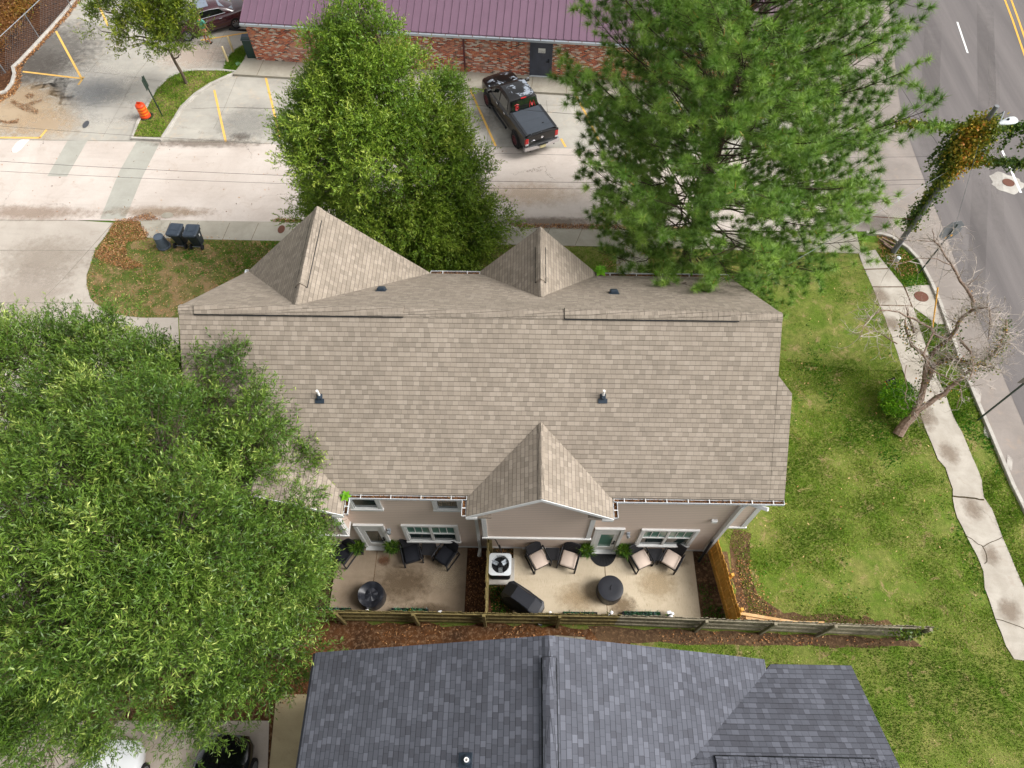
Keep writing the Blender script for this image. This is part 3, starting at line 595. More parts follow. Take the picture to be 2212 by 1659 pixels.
# walls
w_ = MB(); ZS = EZ+.25
w_.box(((-9.3+7.1)/2, (YW+15.75)/2, 2.75), (16.4, 15.75-YW, 5.5))
for x in (-9.3, 7.1):                                              # gable ends
    w_.prism([(0, 0), (1, 0), (1, 1)], 0, .001) if False else None
    s = .1 if x < 0 else -.1
    V = [(x, YW, 5.5), (x, 15.75, 5.5), (x, RY, zr(RY)-.3), (x+s, YW, 5.5), (x+s, 15.75, 5.5), (x+s, RY, zr(RY)-.3)]
    w_.mesh(V, [(0, 1, 2), (3, 5, 4), (0, 3, 4, 1), (1, 4, 5, 2), (2, 5, 3, 0)])
w_.box((7.42, (YW+10.1)/2+.003, 4.1), (.64, 10.1-YW, 2.7))
def bay(x0, x1, y0, cx, zt):
    w_.box(((x0+x1)/2, (y0+YW)/2, 4.1), (x1-x0, YW-y0, 2.8)); hw = (x1-x0)/2
    V = [(x0, y0, 5.5), (x1, y0, 5.5), (cx, y0, zt), (x0, YW+1, 5.5), (x1, YW+1, 5.5), (cx, YW+1, zt)]; w_.mesh(V, [(0, 1, 2), (3, 5, 4), (0, 3, 4, 1), (1, 4, 5, 2), (2, 5, 3, 0)])
bay(-1.07, 2.5, 7.25, .72, 6.72); bay(-9.25, -5.63, 7.25, -7.42, 6.72)
for (cx, hw, zt) in ((-6.59, 3.0, 8.4), (.70, 1.85, 7.5)):
    V = [(cx-hw, 15.9, 5.4), (cx+hw, 15.9, 5.4), (cx, 15.9, zt), (cx-hw, 15.6, 5.4), (cx+hw, 15.6, 5.4), (cx, 15.6, zt)]; w_.mesh(V, [(1, 0, 2), (3, 4, 5), (0, 1, 4, 3), (1, 2, 5, 4), (2, 0, 3, 5)])
wall = w_.build('wall', M['siding'], TH, fix=True)
# white trim
t = MB()
def vbar(x, z0, z1, y=YW, wd=.13, th=.03): t.box((x, y-th/2, (z0+z1)/2), (wd, th, z1-z0))
def hbar(x0, x1, z, y=YW, h=.13, th=.035): t.box(((x0+x1)/2, y-th/2, z), (x1-x0, th, h))
for x0, x1 in ((-1.07, 2.5), (-9.25, -5.63)):
    vbar(x0+.07, 2.72, 5.45, 7.25, .15); vbar(x1-.07, 2.72, 5.45, 7.25, .15); hbar(x0-.04, x1+.04, 2.70, 7.25, .09, .06)
    t.box((x1+.015, 7.49, 2.70), (.03, .46, .09)); t.box((x0-.015, 7.49, 2.70), (.03, .46, .09))
    t.box((x1+.012, 7.33, 4.0), (.024, .13, 2.5)); t.box((x0-.012, 7.33, 4.0), (.024, .13, 2.5))
vbar(7.04, 0.05, 5.4, YW, .14); t.box((7.112, YW+.07, 2.7), (.024, .14, 5.4)); vbar(7.66, 2.8, 5.4, YW, .16); t.box((7.45, YW-.02, 2.78), (.68, .05, .1)); hbar(-9.3, 7.1, .12, YW, .12, .02)
t.build('corner_board', M['white'], TH)
# rake boards under the rear gables
for cx, hw in ((.72, 2.2), (-7.42, 2.23)):
    t = MB()
    for s in (-1, 1):
        a = Vector((cx, 6.93, 7.03-.02)); b = Vector((cx+s*(hw+.02), 6.93, 5.5-.02)); u_ = Vector((0, 0, .16)); th = Vector((0, .03, 0))
        V = [a, b, b-u_, a-u_, a+th, b+th, b+th-u_, a+th-u_]; t.mesh(V, [(0, 1, 2, 3), (4, 7, 6, 5), (0, 4, 5, 1), (3, 2, 6, 7), (1, 5, 6, 2), (0, 3, 7, 4)])
        t.box((cx+s*(hw-.16), 7.0, 5.38), (.34, .16, .14))
    t.build('rake_board', M['white'], TH, fix=True)
    for s in (-1, 1): t = MB(); t.box((cx+s*(hw-.5), 7.08, 5.42), (.5, .3, .03)); t.build('eave_return', M['shingle'], TH)
# gutters full of leaves
def gutter(P, Q, side, nb, litter=True):
    P, Q = Vector(P), Vector(Q); d = (Q-P).normalized(); s = Vector(side); L = (Q-P).length; m = MB(); wd, h, th = .13, .12, .018
    def plank(o0, o1, z0, z1, mm, e=0):
        A = P+s*o0-d*e; B = Q+s*o0+d*e; C = Q+s*o1+d*e; D = P+s*o1-d*e
        V = [p+Vector((0, 0, z)) for z in (z0, z1) for p in (A, B, C, D)]; mm.mesh(V, [(0, 3, 2, 1), (4, 5, 6, 7), (0, 1, 5, 4), (1, 2, 6, 5), (2, 3, 7, 6), (3, 0, 4, 7)])
    plank(0, th, -h, -.05, m); plank(wd-th+.004, wd, -h, .0, m); plank(th, wd-th, -h, -h+th, m)
    g_ = m.build('gutter', M['gwhite'], TH, fix=True); b = MB()
    for i in range(nb):
        b = MB(); q = P+d*(L*(i+.5)/nb)+s*wd/2; e = d*.011; V = [q-e-s*wd/2, q+e-s*wd/2, q+e+s*wd/2, q-e+s*wd/2]; b.mesh([v+Vector((0, 0, z)) for z in (-.012, .003) for v in V], [(0, 3, 2, 1), (4, 5, 6, 7), (0, 1, 5, 4), (1, 2, 6, 5), (2, 3, 7, 6), (3, 0, 4, 7)]); b.build('gutter_strap', M['white'], g_, fix=True)
    for q in (P, Q): b = MB(); V = [q, q+d*.012, q+d*.012+s*wd, q+s*wd]; b.mesh([v+Vector((0, 0, z)) for z in (-h, 0) for v in V], [(0, 3, 2, 1), (4, 5, 6, 7), (0, 1, 5, 4), (1, 2, 6, 5), (2, 3, 7, 6), (3, 0, 4, 7)]); b.build('end_cap', M['white'], g_, fix=True)
    if litter:
        n = int(L*260); tt = RNG.random(n)*L; p = np.array(P)+np.outer(tt, np.array(d))+np.outer(RNG.random(n)*wd*.75+.02, np.array(s)); p[:, 2] += -h*.55+RNG.random(n)*h*.25
        dd = RNG.normal(size=(n, 3))*(1, 1, .35); dd /= np.linalg.norm(dd, axis=1)[:, None]
        npmesh('gutter_leaves', leafquads(p, dd, .055, .014), 4, M['brown'], g_, RNG.random(n)**1.6)['kind'] = 'stuff'
        mm = MB(); plank(th, wd-th, -h*.6, -h*.45, mm); mm.build('gutter_debris', M['mulch'], g_, fix=True)
def leafquads(p, d, L, W, flat=0):
    n = len(p); r = RNG.normal(size=(n, 3)); r[:, 2] += flat; sd_ = np.cross(d, r); sd_ /= (np.linalg.norm(sd_, axis=1)[:, None]+1e-9)
    L = np.broadcast_to(L, n)[:, None]; W = np.broadcast_to(W, n)[:, None]
    return np.stack([p, p+d*L*.45+sd_*W*.5, p+d*L, p+d*L*.45-sd_*W*.5], 1).reshape(-1, 3)
gutter((-5.17, EY, 5.51), (-1.5, EY, 5.51), (0, -1, 0), 4)
gutter((2.96, EY, 5.51), (XB, EY, 5.51), (0, -1, 0), 8)
gutter((-5.17, 6.97, 5.5), (-5.17, 7.47, 5.5), (1, 0, 0), 1); gutter((-1.5, 6.97, 5.5), (-1.5, 7.47, 5.5), (-1, 0, 0), 1); gutter((2.94, 6.97, 5.5), (2.94, 7.47, 5.5), (1, 0, 0), 1)
gutter((-3.24, FYv, FZ), (-1.44, FYv, FZ), (0, 1, 0), 2); gutter((2.85, FYv, FZ), (XR, FYv, FZ), (0, 1, 0), 5)
gutter((-9.95, 15.6, FZ-.05), (-9.95, 16.25, FZ-.05), (-1, 0, 0), 1, False)
# downspouts
def spout(P, name='downspout', mat='white', par=TH, r=.05):
    m = MB(); P = [Vector(p) for p in P]
    m.tube(P, r*1.5, 4); o = m.build(name, M[mat], par); return o
spout([(-1.32, 7.3, 5.42), (-1.3, 7.62, 5.0), (-1.3, 7.62, .35), (-1.33, 7.35, .12)])
sp = spout([(7.62, 7.35, 5.4), (7.2, 7.62, 5.15), (7.02, 7.6, 4.9), (7.0, 7.6, .2)])
m = MB(); m.tube([(6.85, 7.5, 1.9), (6.78, 7.3, .05)], .05, 8); m.build('drain_hose', M['black'], TH)
# windows and doors in the rear wall
def window(x0, x1, z0, z1, y, lites=1, split=True, parent=TH, blind=True, grid=0):
    tr = .11; f = MB(); yb = y-.035
    f.box(((x0+x1)/2, yb, z1-tr/2), (x1-x0, .07, tr)); f.box(((x0+x1)/2, yb-.01, z0+tr/2), (x1-x0+.03, .09, tr))
    for x in (x0+tr/2, x1-tr/2): f.box((x, yb, (z0+z1)/2), (tr, .07, z1-z0-2*tr))
    fr = f.build('window', M['white'], parent); s = MB(); ix0, ix1, iz0, iz1 = x0+tr, x1-tr, z0+tr, z1-tr; wl = (ix1-ix0)/lites; b = .045
    for i in range(lites):
        a, c = ix0+i*wl, ix0+(i+1)*wl
        s.box(((a+c)/2, y-.02, iz1-b/2), (wl, .05, b)); s.box(((a+c)/2, y-.02, iz0+b/2), (wl, .05, b))
        for x in (a+b/2, c-b/2): s.box((x, y-.02, (iz0+iz1)/2), (b, .05, iz1-iz0-2*b))
        zm = iz0+(iz1-iz0)*.52
        if split: s.box(((a+c)/2, y-.022, zm), (wl-2*b, .055, .05))
        for k in range(grid): s.box((a+b+(wl-2*b)*(k+1)/(grid+1), y-.016, (zm+iz1)/2), (.022, .02, iz1-zm-b))
        p = MB(); p.box(((a+c)/2, y-.004, (iz0+zm)/2), (wl-2*b, .008, zm-iz0)); p.build('pane', M['glass'], fr)
        p = MB(); p.box(((a+c)/2, y-.006, (iz1+zm)/2), (wl-2*b, .010, iz1-zm)); p.build('pane', M['blind' if blind else 'glass'], fr)
    s.build('sash', M['white'], fr)
def WX(k, x, y, Y=YW): p = atY(*k(x, y), Y); return p.x, p.z
window(-5.30, -4.27, 4.02, 5.1, YW, split=False, blind=False); window(-2.63, -1.70, 4.05, 5.1, YW, split=False, blind=False)
window(-3.92, -1.98, .76, 2.56, YW, 2, grid=2)
window(4.32, 6.30, .66, 2.48, YW, 2, grid=2)
def rdoor(x0, x1, mat_pane):
    f = MB(); tr = .11; z1 = 2.54
    f.box(((x0+x1)/2, YW-.04, z1-tr/2), (x1-x0, .08, tr))
    for x in (x0+tr/2, x1-tr/2): f.box((x, YW-.04, z1/2-.02), (tr, .08, z1-tr))
    d = f.build('door', M['white'], TH); s = MB(); a, c = x0+tr+.02, x1-tr-.02; st = .15
    s.box(((a+c)/2, YW-.015, 2.02), (c-a, .05, .26)); s.box(((a+c)/2, YW-.015, .32), (c-a, .05, .34)); s.box(((a+c)/2, YW-.015, 2.29), (c-a, .05, .28))
    for x in (a+st/2, c-st/2): s.box((x, YW-.015, 1.19), (st, .05, 1.4))
    s.box(((x0+x1)/2, YW-.09, .1), (x1-x0-.05, .2, .06)); s.build('door_leaf', M['white'], d)
    g2 = MB(); g2.box(((a+c)/2, YW-.006, 1.19), (c-a-2*st, .012, 1.4)); g2.build('door_glass', mat_pane, d)
    h = MB(); h.box((c-st/2, YW-.06, 1.0), (.05, .05, .12)); h.box((c-st/2-.03, YW-.083, .98), (.12, .03, .03)); h.build('door_handle', M['darkm'], d); h = MB(); h.box((c-st/2, YW-.055, 1.18), (.06, .04, .07)); h.build('deadbolt', M['darkm'], d)
rdoor(-5.57, -4.53, M['glass']); rdoor(2.72, 3.74, M['blind'])
# wall lamps, vents and meter bits
for (x, z, y) in ((-4.41, 2.0, YW), (3.92, 2.0, YW)):
    m = MB(); m.box((x, y-.03, z), (.12, .06, .2), b=.01); m.lathe((x, y-.12, z-.14), [(.03, 0), (.06, .03), (.07, .16), (.04, .22)], 10); m.build('wall_lamp', M['galv'], TH, smooth=True)
for (x, z) in ((-1.43+.2, 3.44), (6.53, 3.45)):
    m = MB(); m.box((x, YW-.05, z), (.2, .1, .17), b=.015); m.build('vent_hood', M['white'], TH)
for (x, z) in ((.8, .2), (1.95, .35), (-5.75, .25), (.32, .12)):
    m = MB(); m.box((x, YW-.03, z), (.1, .06, .08), b=.01); m.build('outlet_box', M['white'], TH)
# roof spill: orange granule marks on the ridge
# ------------------------------------------------------------ blue-grey roofed neighbour
NH = thing('neighbour_house', 'house under a blue grey shingle roof in the foreground', 'house', (.8, -2, 0))
m = MB(); ny = 3.03; s2 = (8.6-5.7)/6.1
m.slab([(.8, ny, 8.6), (-5.3, ny, 5.7), (-5.3, -9, 5.7), (.8, -9, 8.6)], .15)
m.slab([(.8, ny, 8.6), (6.62, ny, 8.6-5.82*s2), (6.62, -9, 8.6-5.82*s2), (.8, -9, 8.6)], .15)
rz, ry = 7.02, .56; s3 = (rz-5.72)/(2.93-ry)
vx = lambda z: .8+(8.6-z)/s2
m.slab([(vx(rz)-.05, ry, rz+.012), (8.92, ry, rz+.012), (8.92, 2.93, 5.732), (vx(5.72)-.05, 2.93, 5.732)], .15)
m.slab([(vx(rz)-.05, ry, rz+.012), (8.92, ry, rz+.012), (8.92, -2.6, 5.3), (vx(5.3)-.05, -2.6, 5.3)], .15)
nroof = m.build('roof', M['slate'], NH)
ridgecap((.8, -9, 8.6), (.8, ny, 8.6), .16, 'ridge_cap', .09, parent=nroof, mat='slate')
ridgecap((.8, -9, 8.62), (.8, 2.55, 8.62), .155, 'ridge_vent', .075, .07, parent=nroof, mat='slate'); slot((.8, 2.55, 8.62), (.8, -9, 8.62), .165, -.055, nroof, .035)
ridgecap((vx(rz), ry, rz), (8.92, ry, rz), .15, 'ridge_cap', .09, parent=nroof, mat='slate'); ridgecap((4.7, ry, rz), (8.4, ry, rz), .15, 'ridge_vent', .08, .07, parent=nroof, mat='slate'); slot((4.7, ry, rz), (8.4, ry, rz), .16, -.055, nroof, .035)
m = MB(); m.box((.7, -3.2, 2.9), (11.2, 11.8, 5.6)); m.prism([(6.2, -2.2), (8.5, -2.2), (8.5, 2.6), (6.2, 2.6)], 0, 5.4)
V = [(-4.9, 2.7, 5.6), (6.3, 2.7, 5.6), (.8, 2.7, 8.35), (-4.9, 2.5, 5.6), (6.3, 2.5, 5.6), (.8, 2.5, 8.35)]; m.mesh(V, [(1, 0, 2), (3, 4, 5), (0, 1, 4, 3), (1, 2, 5, 4), (2, 0, 3, 5)])
m.build('wall', M['bsiding'], NH, fix=True)
d = ray(1006, 1642); zz = lambda x: 8.6+(x-.8)*s2
t_ = (8.6-.8*s2-CH)/(d.z-s2*d.x); p = Vector((0, 0, CH))+d*t_
b = MB(); Mr = Matrix.Translation(p) @ Matrix.Rotation(-math.atan(s2), 4, 'Y'); b.box((0, 0, .012), (.34, .3, .02), Mr, .004); b.lathe((.03, 0, 0), [(.11, .02), (.1, .06), (.06, .09)], 16, Mr)
bo = b.build('vent_boot', M['vent'], NH, smooth=True); pp = MB(); q = p+Vector((.03, 0, 0)); pp.lathe(q, [(.05, 0), (.05, .3), (.03, .3), (.03, .2)], 16); pp.build('vent_pipe', M['pvc'], bo, smooth=True)
m = MB(); m.box((-5.33, -3, 5.62), (.05, 12, .16)); m.build('fascia', M['darkm'], NH)

# ------------------------------------------------------------ brick building with the maroon metal roof
ang = math.atan2(35.554-36.868, 1.706+15.697); bo_ = Vector((-15.697, 36.868, 0))
BB = thing('brick_building', 'long mixed red brick building with a maroon standing seam metal roof', 'building', bo_, ang)
MBb = Matrix.Translation(bo_) @ Matrix.Rotation(ang, 4, 'Z')
def bmb(f): mm = MB(); f(mm); mm.v = [MBb @ v for v in mm.v]; return mm
WH = 2.55; BL = 30.5
def f(m): m.box((BL/2, 6.5, WH/2), (BL, 13, WH))
bmb(f).build('wall', M['brick'], BB)
def f(m):
    V = [(0, 0, WH), (0, 13, WH), (0, 6.5, WH+2.3), (.2, 0, WH), (.2, 13, WH), (.2, 6.5, WH+2.3)]; m.mesh(V, [(0, 1, 2), (3, 5, 4), (0, 3, 4, 1), (1, 4, 5, 2), (2, 5, 3, 0)])
    V = [(x+BL-.2, y, z) for x, y, z in V]; m.mesh(V, [(0, 1, 2), (3, 5, 4), (0, 3, 4, 1), (1, 4, 5, 2), (2, 5, 3, 0)])
bmb(f).build('gable_wall', M['brick'], BB, fix=True)
sl3 = .33
def f(m):
    m.slab([(-.0, -.42, WH+.16), (BL, -.42, WH+.16), (BL, 6.5, WH+.16+6.92*sl3), (-.0, 6.5, WH+.16+6.92*sl3)], .1)
    m.slab([(-.0, 13.4, WH+.16), (BL, 13.4, WH+.16), (BL, 6.5, WH+.16+6.92*sl3), (-.0, 6.5, WH+.16+6.92*sl3)], .1)
    x = .0
    while x < BL:
        a = Vector((x, -.42, WH+.16)); b = Vector((x, 6.5, WH+.16+6.92*sl3)); e = Vector((.018, 0, 0)); u_ = Vector((0, 0, .045))
        m.mesh([a-e, a+e, b+e, b-e, a-e*.7+u_, a+e*.7+u_, b+e*.7+u_, b-e*.7+u_], [(4, 5, 6, 7), (0, 4, 7, 3), (1, 2, 6, 5), (0, 1, 5, 4)]); x += .42
broof = bmb(f).build('roof', M['purple'], BB)
def f(m): m.box((BL/2, -.40, WH+.02), (BL, .06, .2)); m.box((BL/2, -.2, WH+.0), (BL, .4, .03))
bmb(f).build('fascia', M['maroon'], BB)
def f(m):
    m.box((BL/2, -.5, WH+.05), (BL+.05, .13, .12)); 
bg_ = bmb(f).build('gutter', M['galv'], BB)
for i in range(40):
    def f(m): m.box((.3+.75*i, -.5, WH+.118), (.03, .14, .012))
    bmb(f).build('gutter_strap', M['rust'], bg_)
def bl(x, y, MBb=MBb): v = MBb.inverted() @ at(x, y, .15); return v.x
for px in (bl(683, 136), bl(1004, 161), bl(1316, 185)):
    def f(m): m.box((px, -.36, WH-.02), (.18, .1, .2)); m.tube([(px, -.36, WH-.1), (px, -.08, WH-.35), (px, -.08, .25), (px, -.2, .18)], .06, 4)
    bmb(f).build('downspout', M['maroon'], BB)
dx0, dx1 = bl(1143, 168), bl(1190.5, 170); dxc = (dx0+dx1)/2
def f(m):
    m.box((dx0+.04, -.03, 1.2), (.08, .1, 2.06)); m.box((dx1-.04, -.03, 1.2), (.08, .1, 2.06)); m.box((dxc, -.02, 1.18), (dx1-dx0-.16, .05, 2.02))
bd = bmb(f).build('door', M['door'], BB)
def f(m): m.box((dxc, -.04, 2.26), (dx1-dx0+.04, .12, .05)); m.box((dxc, -.06, .17), (dx1-dx0, .14, .04))
bmb(f).build('door_frame', M['gwhite'], bd)
def f(m): m.box((dx1-.2, -.08, 1.15), (.05, .05, .2)); m.box((dx1-.26, -.1, 1.1), (.14, .03, .03))
bmb(f).build('door_handle', M['darkm'], bd)
def f(m): m.box((dxc+.03, -.055, 1.75), (.4, .012, .27))
bmb(f).build('door_sign', M['white'], bd)
def f(m):
    for i in range(9): m.box((dxc-.55+i*.14, -.006, 2.36), (.11, .012, .14), b=.003)
bmb(f).build('brick_lintel', M['rust'], BB)
def f(m): m.tube([(dxc+.02, -.02, 2.3), (dxc+.02, -.06, 2.45), (dxc+.02, -.12, 2.47)], .025, 6); m.box((dxc+.02, -.14, 2.47), (.1, .1, .05))
bmb(f).build('door_lamp', M['darkm'], BB)
def text(body, Mx, size, mat, name, parent, ext=.002):
    cu = bpy.data.curves.new('t', 'FONT'); cu.body = body; cu.size = size; cu.extrude = ext; cu.align_x = 'CENTER'; cu.align_y = 'CENTER'
    o = bpy.data.objects.new('t', cu); SC.collection.objects.link(o); dg = bpy.context.evaluated_depsgraph_get(); me = bpy.data.meshes.new_from_object(o.evaluated_get(dg)); bpy.data.objects.remove(o)
    me.name = name; me.transform(WM(parent).inverted() @ Mx); me.materials.clear(); me.materials.append(mat); o = bpy.data.objects.new(name, me); SC.collection.objects.link(o); o.parent = parent; return o
XZ = Matrix.Rotation(R(90), 4, 'X')
ds = [o for o in bd.children if o.name.startswith('door_sign')]
text('NO ENTRANCE', MBb @ Matrix.Translation((dxc+.03, -.063, 1.73)) @ XZ, .05, M['darkm'], 'lettering', bd); text('USE FRONT DOOR', MBb @ Matrix.Translation((dxc+.03, -.063, 1.66)) @ XZ, .04, M['darkm'], 'lettering', bd)
# raised walk along the brick wall
wk = [MBb @ Vector(p) for p in ((-1.0, -1.45, 0), (BL, -1.45, 0), (BL, .02, 0), (0, .02, 0), (0, 1.2, 0), (-.55, 1.2, 0))]
m = MB(); m.prism(wk, -.02, .14); struct('raised_walk', m, M['walk'])
m = MB()
for x in range(0, 30, 2):
    a, b = MBb @ Vector((x+.4, -1.455, .143)), MBb @ Vector((x+.4, 0, .143)); m.face([a, a+Vector((.02, 0, 0)), b+Vector((.02, 0, 0)), b])
struct('walk_joint', m, M['soil'])
# white walled end of the sedan's wheel stop and green utility cabinet
p = at(*c1(1935, 445), .14)
o = thing('utility_cabinet', 'dark green metal utility cabinet at the corner of the brick building', 'utility box', (p.x, p.y, .14), ang)
m = MB(); m.box((p.x, p.y+.2, .14+.6), (.55, .42, 1.2)); m.build('cabinet_body', M['green_box'], o)
m = MB(); V = [(p.x-.31, p.y-.04, 1.3), (p.x+.31, p.y-.04, 1.3), (p.x+.31, p.y+.44, 1.38), (p.x-.31, p.y+.44, 1.38)]; m.slab(V, .06); m.build('cabinet_lid', M['can'], o)
for q, lb in (((1752, 483), 'pale yellow pipe bollard nearer to the young tree'), ((1793, 407), 'pale yellow pipe bollard nearer to the maroon sedan')):
    p = at(*c1(*q), 0); m = MB(); m.lathe(p, [(.065, 0), (.065, 1.0), (.055, 1.04), (.03, 1.06)], 12)
    tag(m.build('bollard', plain('cream_paint', (226, 206, 160), .6), smooth=True), lb, 'bollard', 'bollards by the small grass island')
# ------------------------------------------------------------ wooden fences
def picket_fence(name, label, A, B, h, boards, matb, posts, rails, side, bw=.14, hvar=.03, gap=.004, pside=None):
    A, B = Vector((*A, 0)), Vector((*B, 0)); d = (B-A).normalized(); n_ = Vector((-d.y, d.x, 0))*side; np_ = Vector((-d.y, d.x, 0))*(pside or side); L = (B-A).length; a_ = math.atan2(d.y, d.x)
    o = thing(name, label, 'fence', A, 0); m = MB(); r = random.Random(5); x = 0
    while x < L-.02:
        hh = h+r.uniform(-hvar, hvar); c = A+d*(x+bw/2); Mr = Matrix.Translation(c) @ Matrix.Rotation(a_+r.uniform(-.02, .02), 4, 'Z') @ Matrix.Rotation(r.uniform(-.012, .012), 4, 'X')
        w2 = bw/2-gap; V = [(s*w2*q, y, z) for y in (-.009, .009) for (s, q, z) in ((-1, 1, .03), (1, 1, .03), (1, 1, hh-.04), (1, .6, hh), (-1, .6, hh), (-1, 1, hh-.04))]
        m.mesh(V, [(0, 1, 2, 3, 4, 5), (11, 10, 9, 8, 7, 6)]+[(i, 6+i, 6+(i+1) % 6, (i+1) % 6) for i in range(6)], Mr); x += bw
    m.build('board_panel', matb, o)
    for z in rails:
        m = MB(); m.box((0, 0, 0), (L, .045, .09), Matrix.Translation(A+d*L/2+n_*.035+Vector((0, 0, z))) @ Matrix.Rotation(a_, 4, 'Z')); m.build('rail', M['owood'] if matb is M['owood'] else matb, o)
    for (x, top) in posts:
        m = MB(); m.box((0, 0, top/2-.05), (.1, .1, top+.1), Matrix.Translation(A+d*x+np_*.1) @ Matrix.Rotation(a_, 4, 'Z'), b=.006); m.build('post', M['owood'] if matb is M['owood'] else matb, o)
    return o
fx = lambda px, py=1372: at(px, py).x
pp = [fx(745, 1357)-fx(600, 1355), fx(903, 1364)-fx(600, 1355), fx(1048, 1368)-fx(600, 1355), fx(1203, 1370)-fx(600, 1355), fx(1352, 1372)-fx(600, 1355), fx(1503, 1376)-fx(600, 1355), fx(1643, 1380)-fx(600, 1355), fx(1765, 1382)-fx(600, 1355), fx(1955, 1380)-fx(600, 1355)-.1]
x0 = fx(600, 1355)
picket_fence('wood_fence', 'long weathered picket fence with rails and posts between the two houses', (x0, FY-.02), (3.5, FY-.02+.0), 1.68, 0, M['owood'], [(p, 1.72) for p in pp[:5] if p < 3.5-x0], (.4, .95, 1.5), -1)
picket_fence('wood_fence', 'greyer outer run of picket fence reaching out across the lawn', (3.5, FY-.02), (13.75, 4.78), 1.66, 0, M['gwood'], [(p-(3.5-x0), 1.7) for p in pp[5:8]]+[(10.15, 1.75)], (.4, .95, 1.5), -1)
picket_fence('divider_fence', 'narrow mossy divider fence separating the two patios', (-.98, FY+.02), (-.98, YW-.05), 1.62, 0, M['owood'], [(2.45, 1.5)], (.4, 1.4), -1)
picket_fence('yellow_fence', 'new golden pine fence closing the side of the larger patio', (7.55, FY+.03), (7.18, YW-.1), 1.55, 0, M['ywood'], [(1.35, 1.66), (.2, 1.6)], (.45, 1.25), 1, bw=.15, hvar=.05, gap=.005, pside=-1)
o = thing('lumber', 'pale new boards lying behind the grey fence beside the golden fence', 'lumber', (8.6, 5.15, 0))
for k, (a, b, z) in enumerate((((7.75, 5.12), (9.2, 5.10), .06), ((7.7, 5.5), (10.25, 5.12), .1), ((8.2, 5.32), (10.6, 5.14), .03), ((9.0, 5.16), (10.9, 5.16), .14))):
    a_, b_ = Vector((*a, z)), Vector((*b, z)); dd = b_-a_; m = MB(); m.box((0, 0, 0), (dd.length, .1, .045), Matrix.Translation((a_+b_)/2) @ Matrix.Rotation(math.atan2(dd.y, dd.x), 4, 'Z')); m.build('board', M['lumber'], o)
m = MB(); m.box((1.7, 4.62, .03), (1.1, .14, .04), Matrix.Rotation(R(-3), 4, 'Z')); tag(m.build('plank', M['gwood']), 'loose grey plank lying on leaves under the fence by the slate roof ridge', 'plank')
# chain link fence at the far left
o = thing('chainlink_fence', 'galvanised chain link fence in front of the brown undergrowth', 'fence', at(44, 161)); F_ = [at(-200, 330), at(-60, 235), at(44, 161), at(118, 88), at(185, 20), at(260, -60)]
F_ = [Vector((p.x-.9, p.y+.1, .0)) for p in F_]
for i, p in enumerate(F_):
    m = MB(); m.tube([p, p+Vector((0, 0, 1.65))], .045 if i == 2 else .03, 8); m.build('post', M['steel'], o)
m = MB(); m.tube([p+Vector((0, 0, 1.6)) for p in F_], .022, 6); m.build('top_rail', M['steel'], o)
m = MB()
for a, b in zip(F_, F_[1:]):
    L = (b-a).length; n = int(L/.16)
    for i in range(n+10):
        for s in (-1, 1):
            x0_ = i/n if s > 0 else (i-10)/n; x1_ = x0_+s*0+1.6/L if s > 0 else x0_+1.6/L
            u0, u1 = (x0_, x1_); p0, p1 = (a.lerp(b, u0), a.lerp(b, u1)); z0_, z1_ = (0, 1.6) if s > 0 else (1.6, 0)
            if u0 < 0: z0_ = z0_+(z1_-z0_)*(0-u0)/(u1-u0); p0 = a.copy()
            if u1 > 1: z1_ = z0_+(z1_-z0_)*(1-max(u0, 0))/(u1-max(u0, 0)); p1 = b.copy()
            if u0 > 1: continue
            m.tube([p0+Vector((0, 0, z0_)), p1+Vector((0, 0, z1_))], .0035, 3, False)
m.build('mesh_panel', M['steel'], o)

# ------------------------------------------------------------ patio furniture
def make_chair(label, cm, bare=False):
    o = thing('patio_chair', label, 'chair'); fr, cu = M['black'], cm
    m = MB(); m.box((0, -.02, .3), (.58, .62, .08), b=.02); m.build('seat', fr, o)
    m = MB(); m.box((0, -.04, .40), (.56, .58, .11), b=.04); m.build('cushion', cu, o, smooth=50)
    Mr = Matrix.Translation((0, .27, .32)) @ Matrix.Rotation(R(-22), 4, 'X'); m = MB(); m.box((0, 0, .27), (.60, .05, .56), Mr, b=.02)
    for i in range(6): m.box((0, -.026, .06+i*.09), (.56, .012, .02), Mr)
    m.build('backrest', fr, o)
    for s in (-1, 1):
        m = MB(); x = s*.335; P = [(x, -.36, .02), (x, -.36, .56), (x, .3, .60), (x, .38, .02)]
        for a, b in ((0, 1), (1, 2), (2, 3), (3, 0)): m.tube([P[a], P[b]], .026, 4)
        m.build('arm_frame', fr, o)
    return o
def put(o, px, py, rz, z=.075, zr=.4):
    p = at(px, py, zr); o.location = (p.x, p.y, z); o.rotation_euler = (0, 0, R(rz))
def cc(k, x, y): return k(x, y)
ch = make_chair('beige cushioned black armchair nearest the air conditioner', M['cushion'])
beige = [(612, 575, 28, 'beige cushioned black armchair nearest the air conditioner'), (855, 575, -17, 'beige cushioned black armchair left of the doormat'), (1425, 575, 27, 'beige cushioned black armchair right of the doormat'), (1672, 575, -32, 'beige cushioned black armchair nearest the golden fence')]
for i, (x, y, rz, lb) in enumerate(beige):
    c = ch if i == 0 else copy_tree(ch); tag(c, lb, 'chair', 'beige cushioned patio chairs'); put(c, *c6(x, y), rz)
cb = make_chair('x', M['blackc'])
for i, (x, y, rz, lb) in enumerate([(415, 745, -30, 'all black armchair at the edge of the big tree'), (1172, 745, 17, 'all black armchair under the left double window'), (1550, 765, -33, 'all black armchair next to the downspout')]):
    c = cb if i == 0 else copy_tree(cb); tag(c, lb, 'chair', 'black patio chairs'); put(c, *c5(x, y), rz)
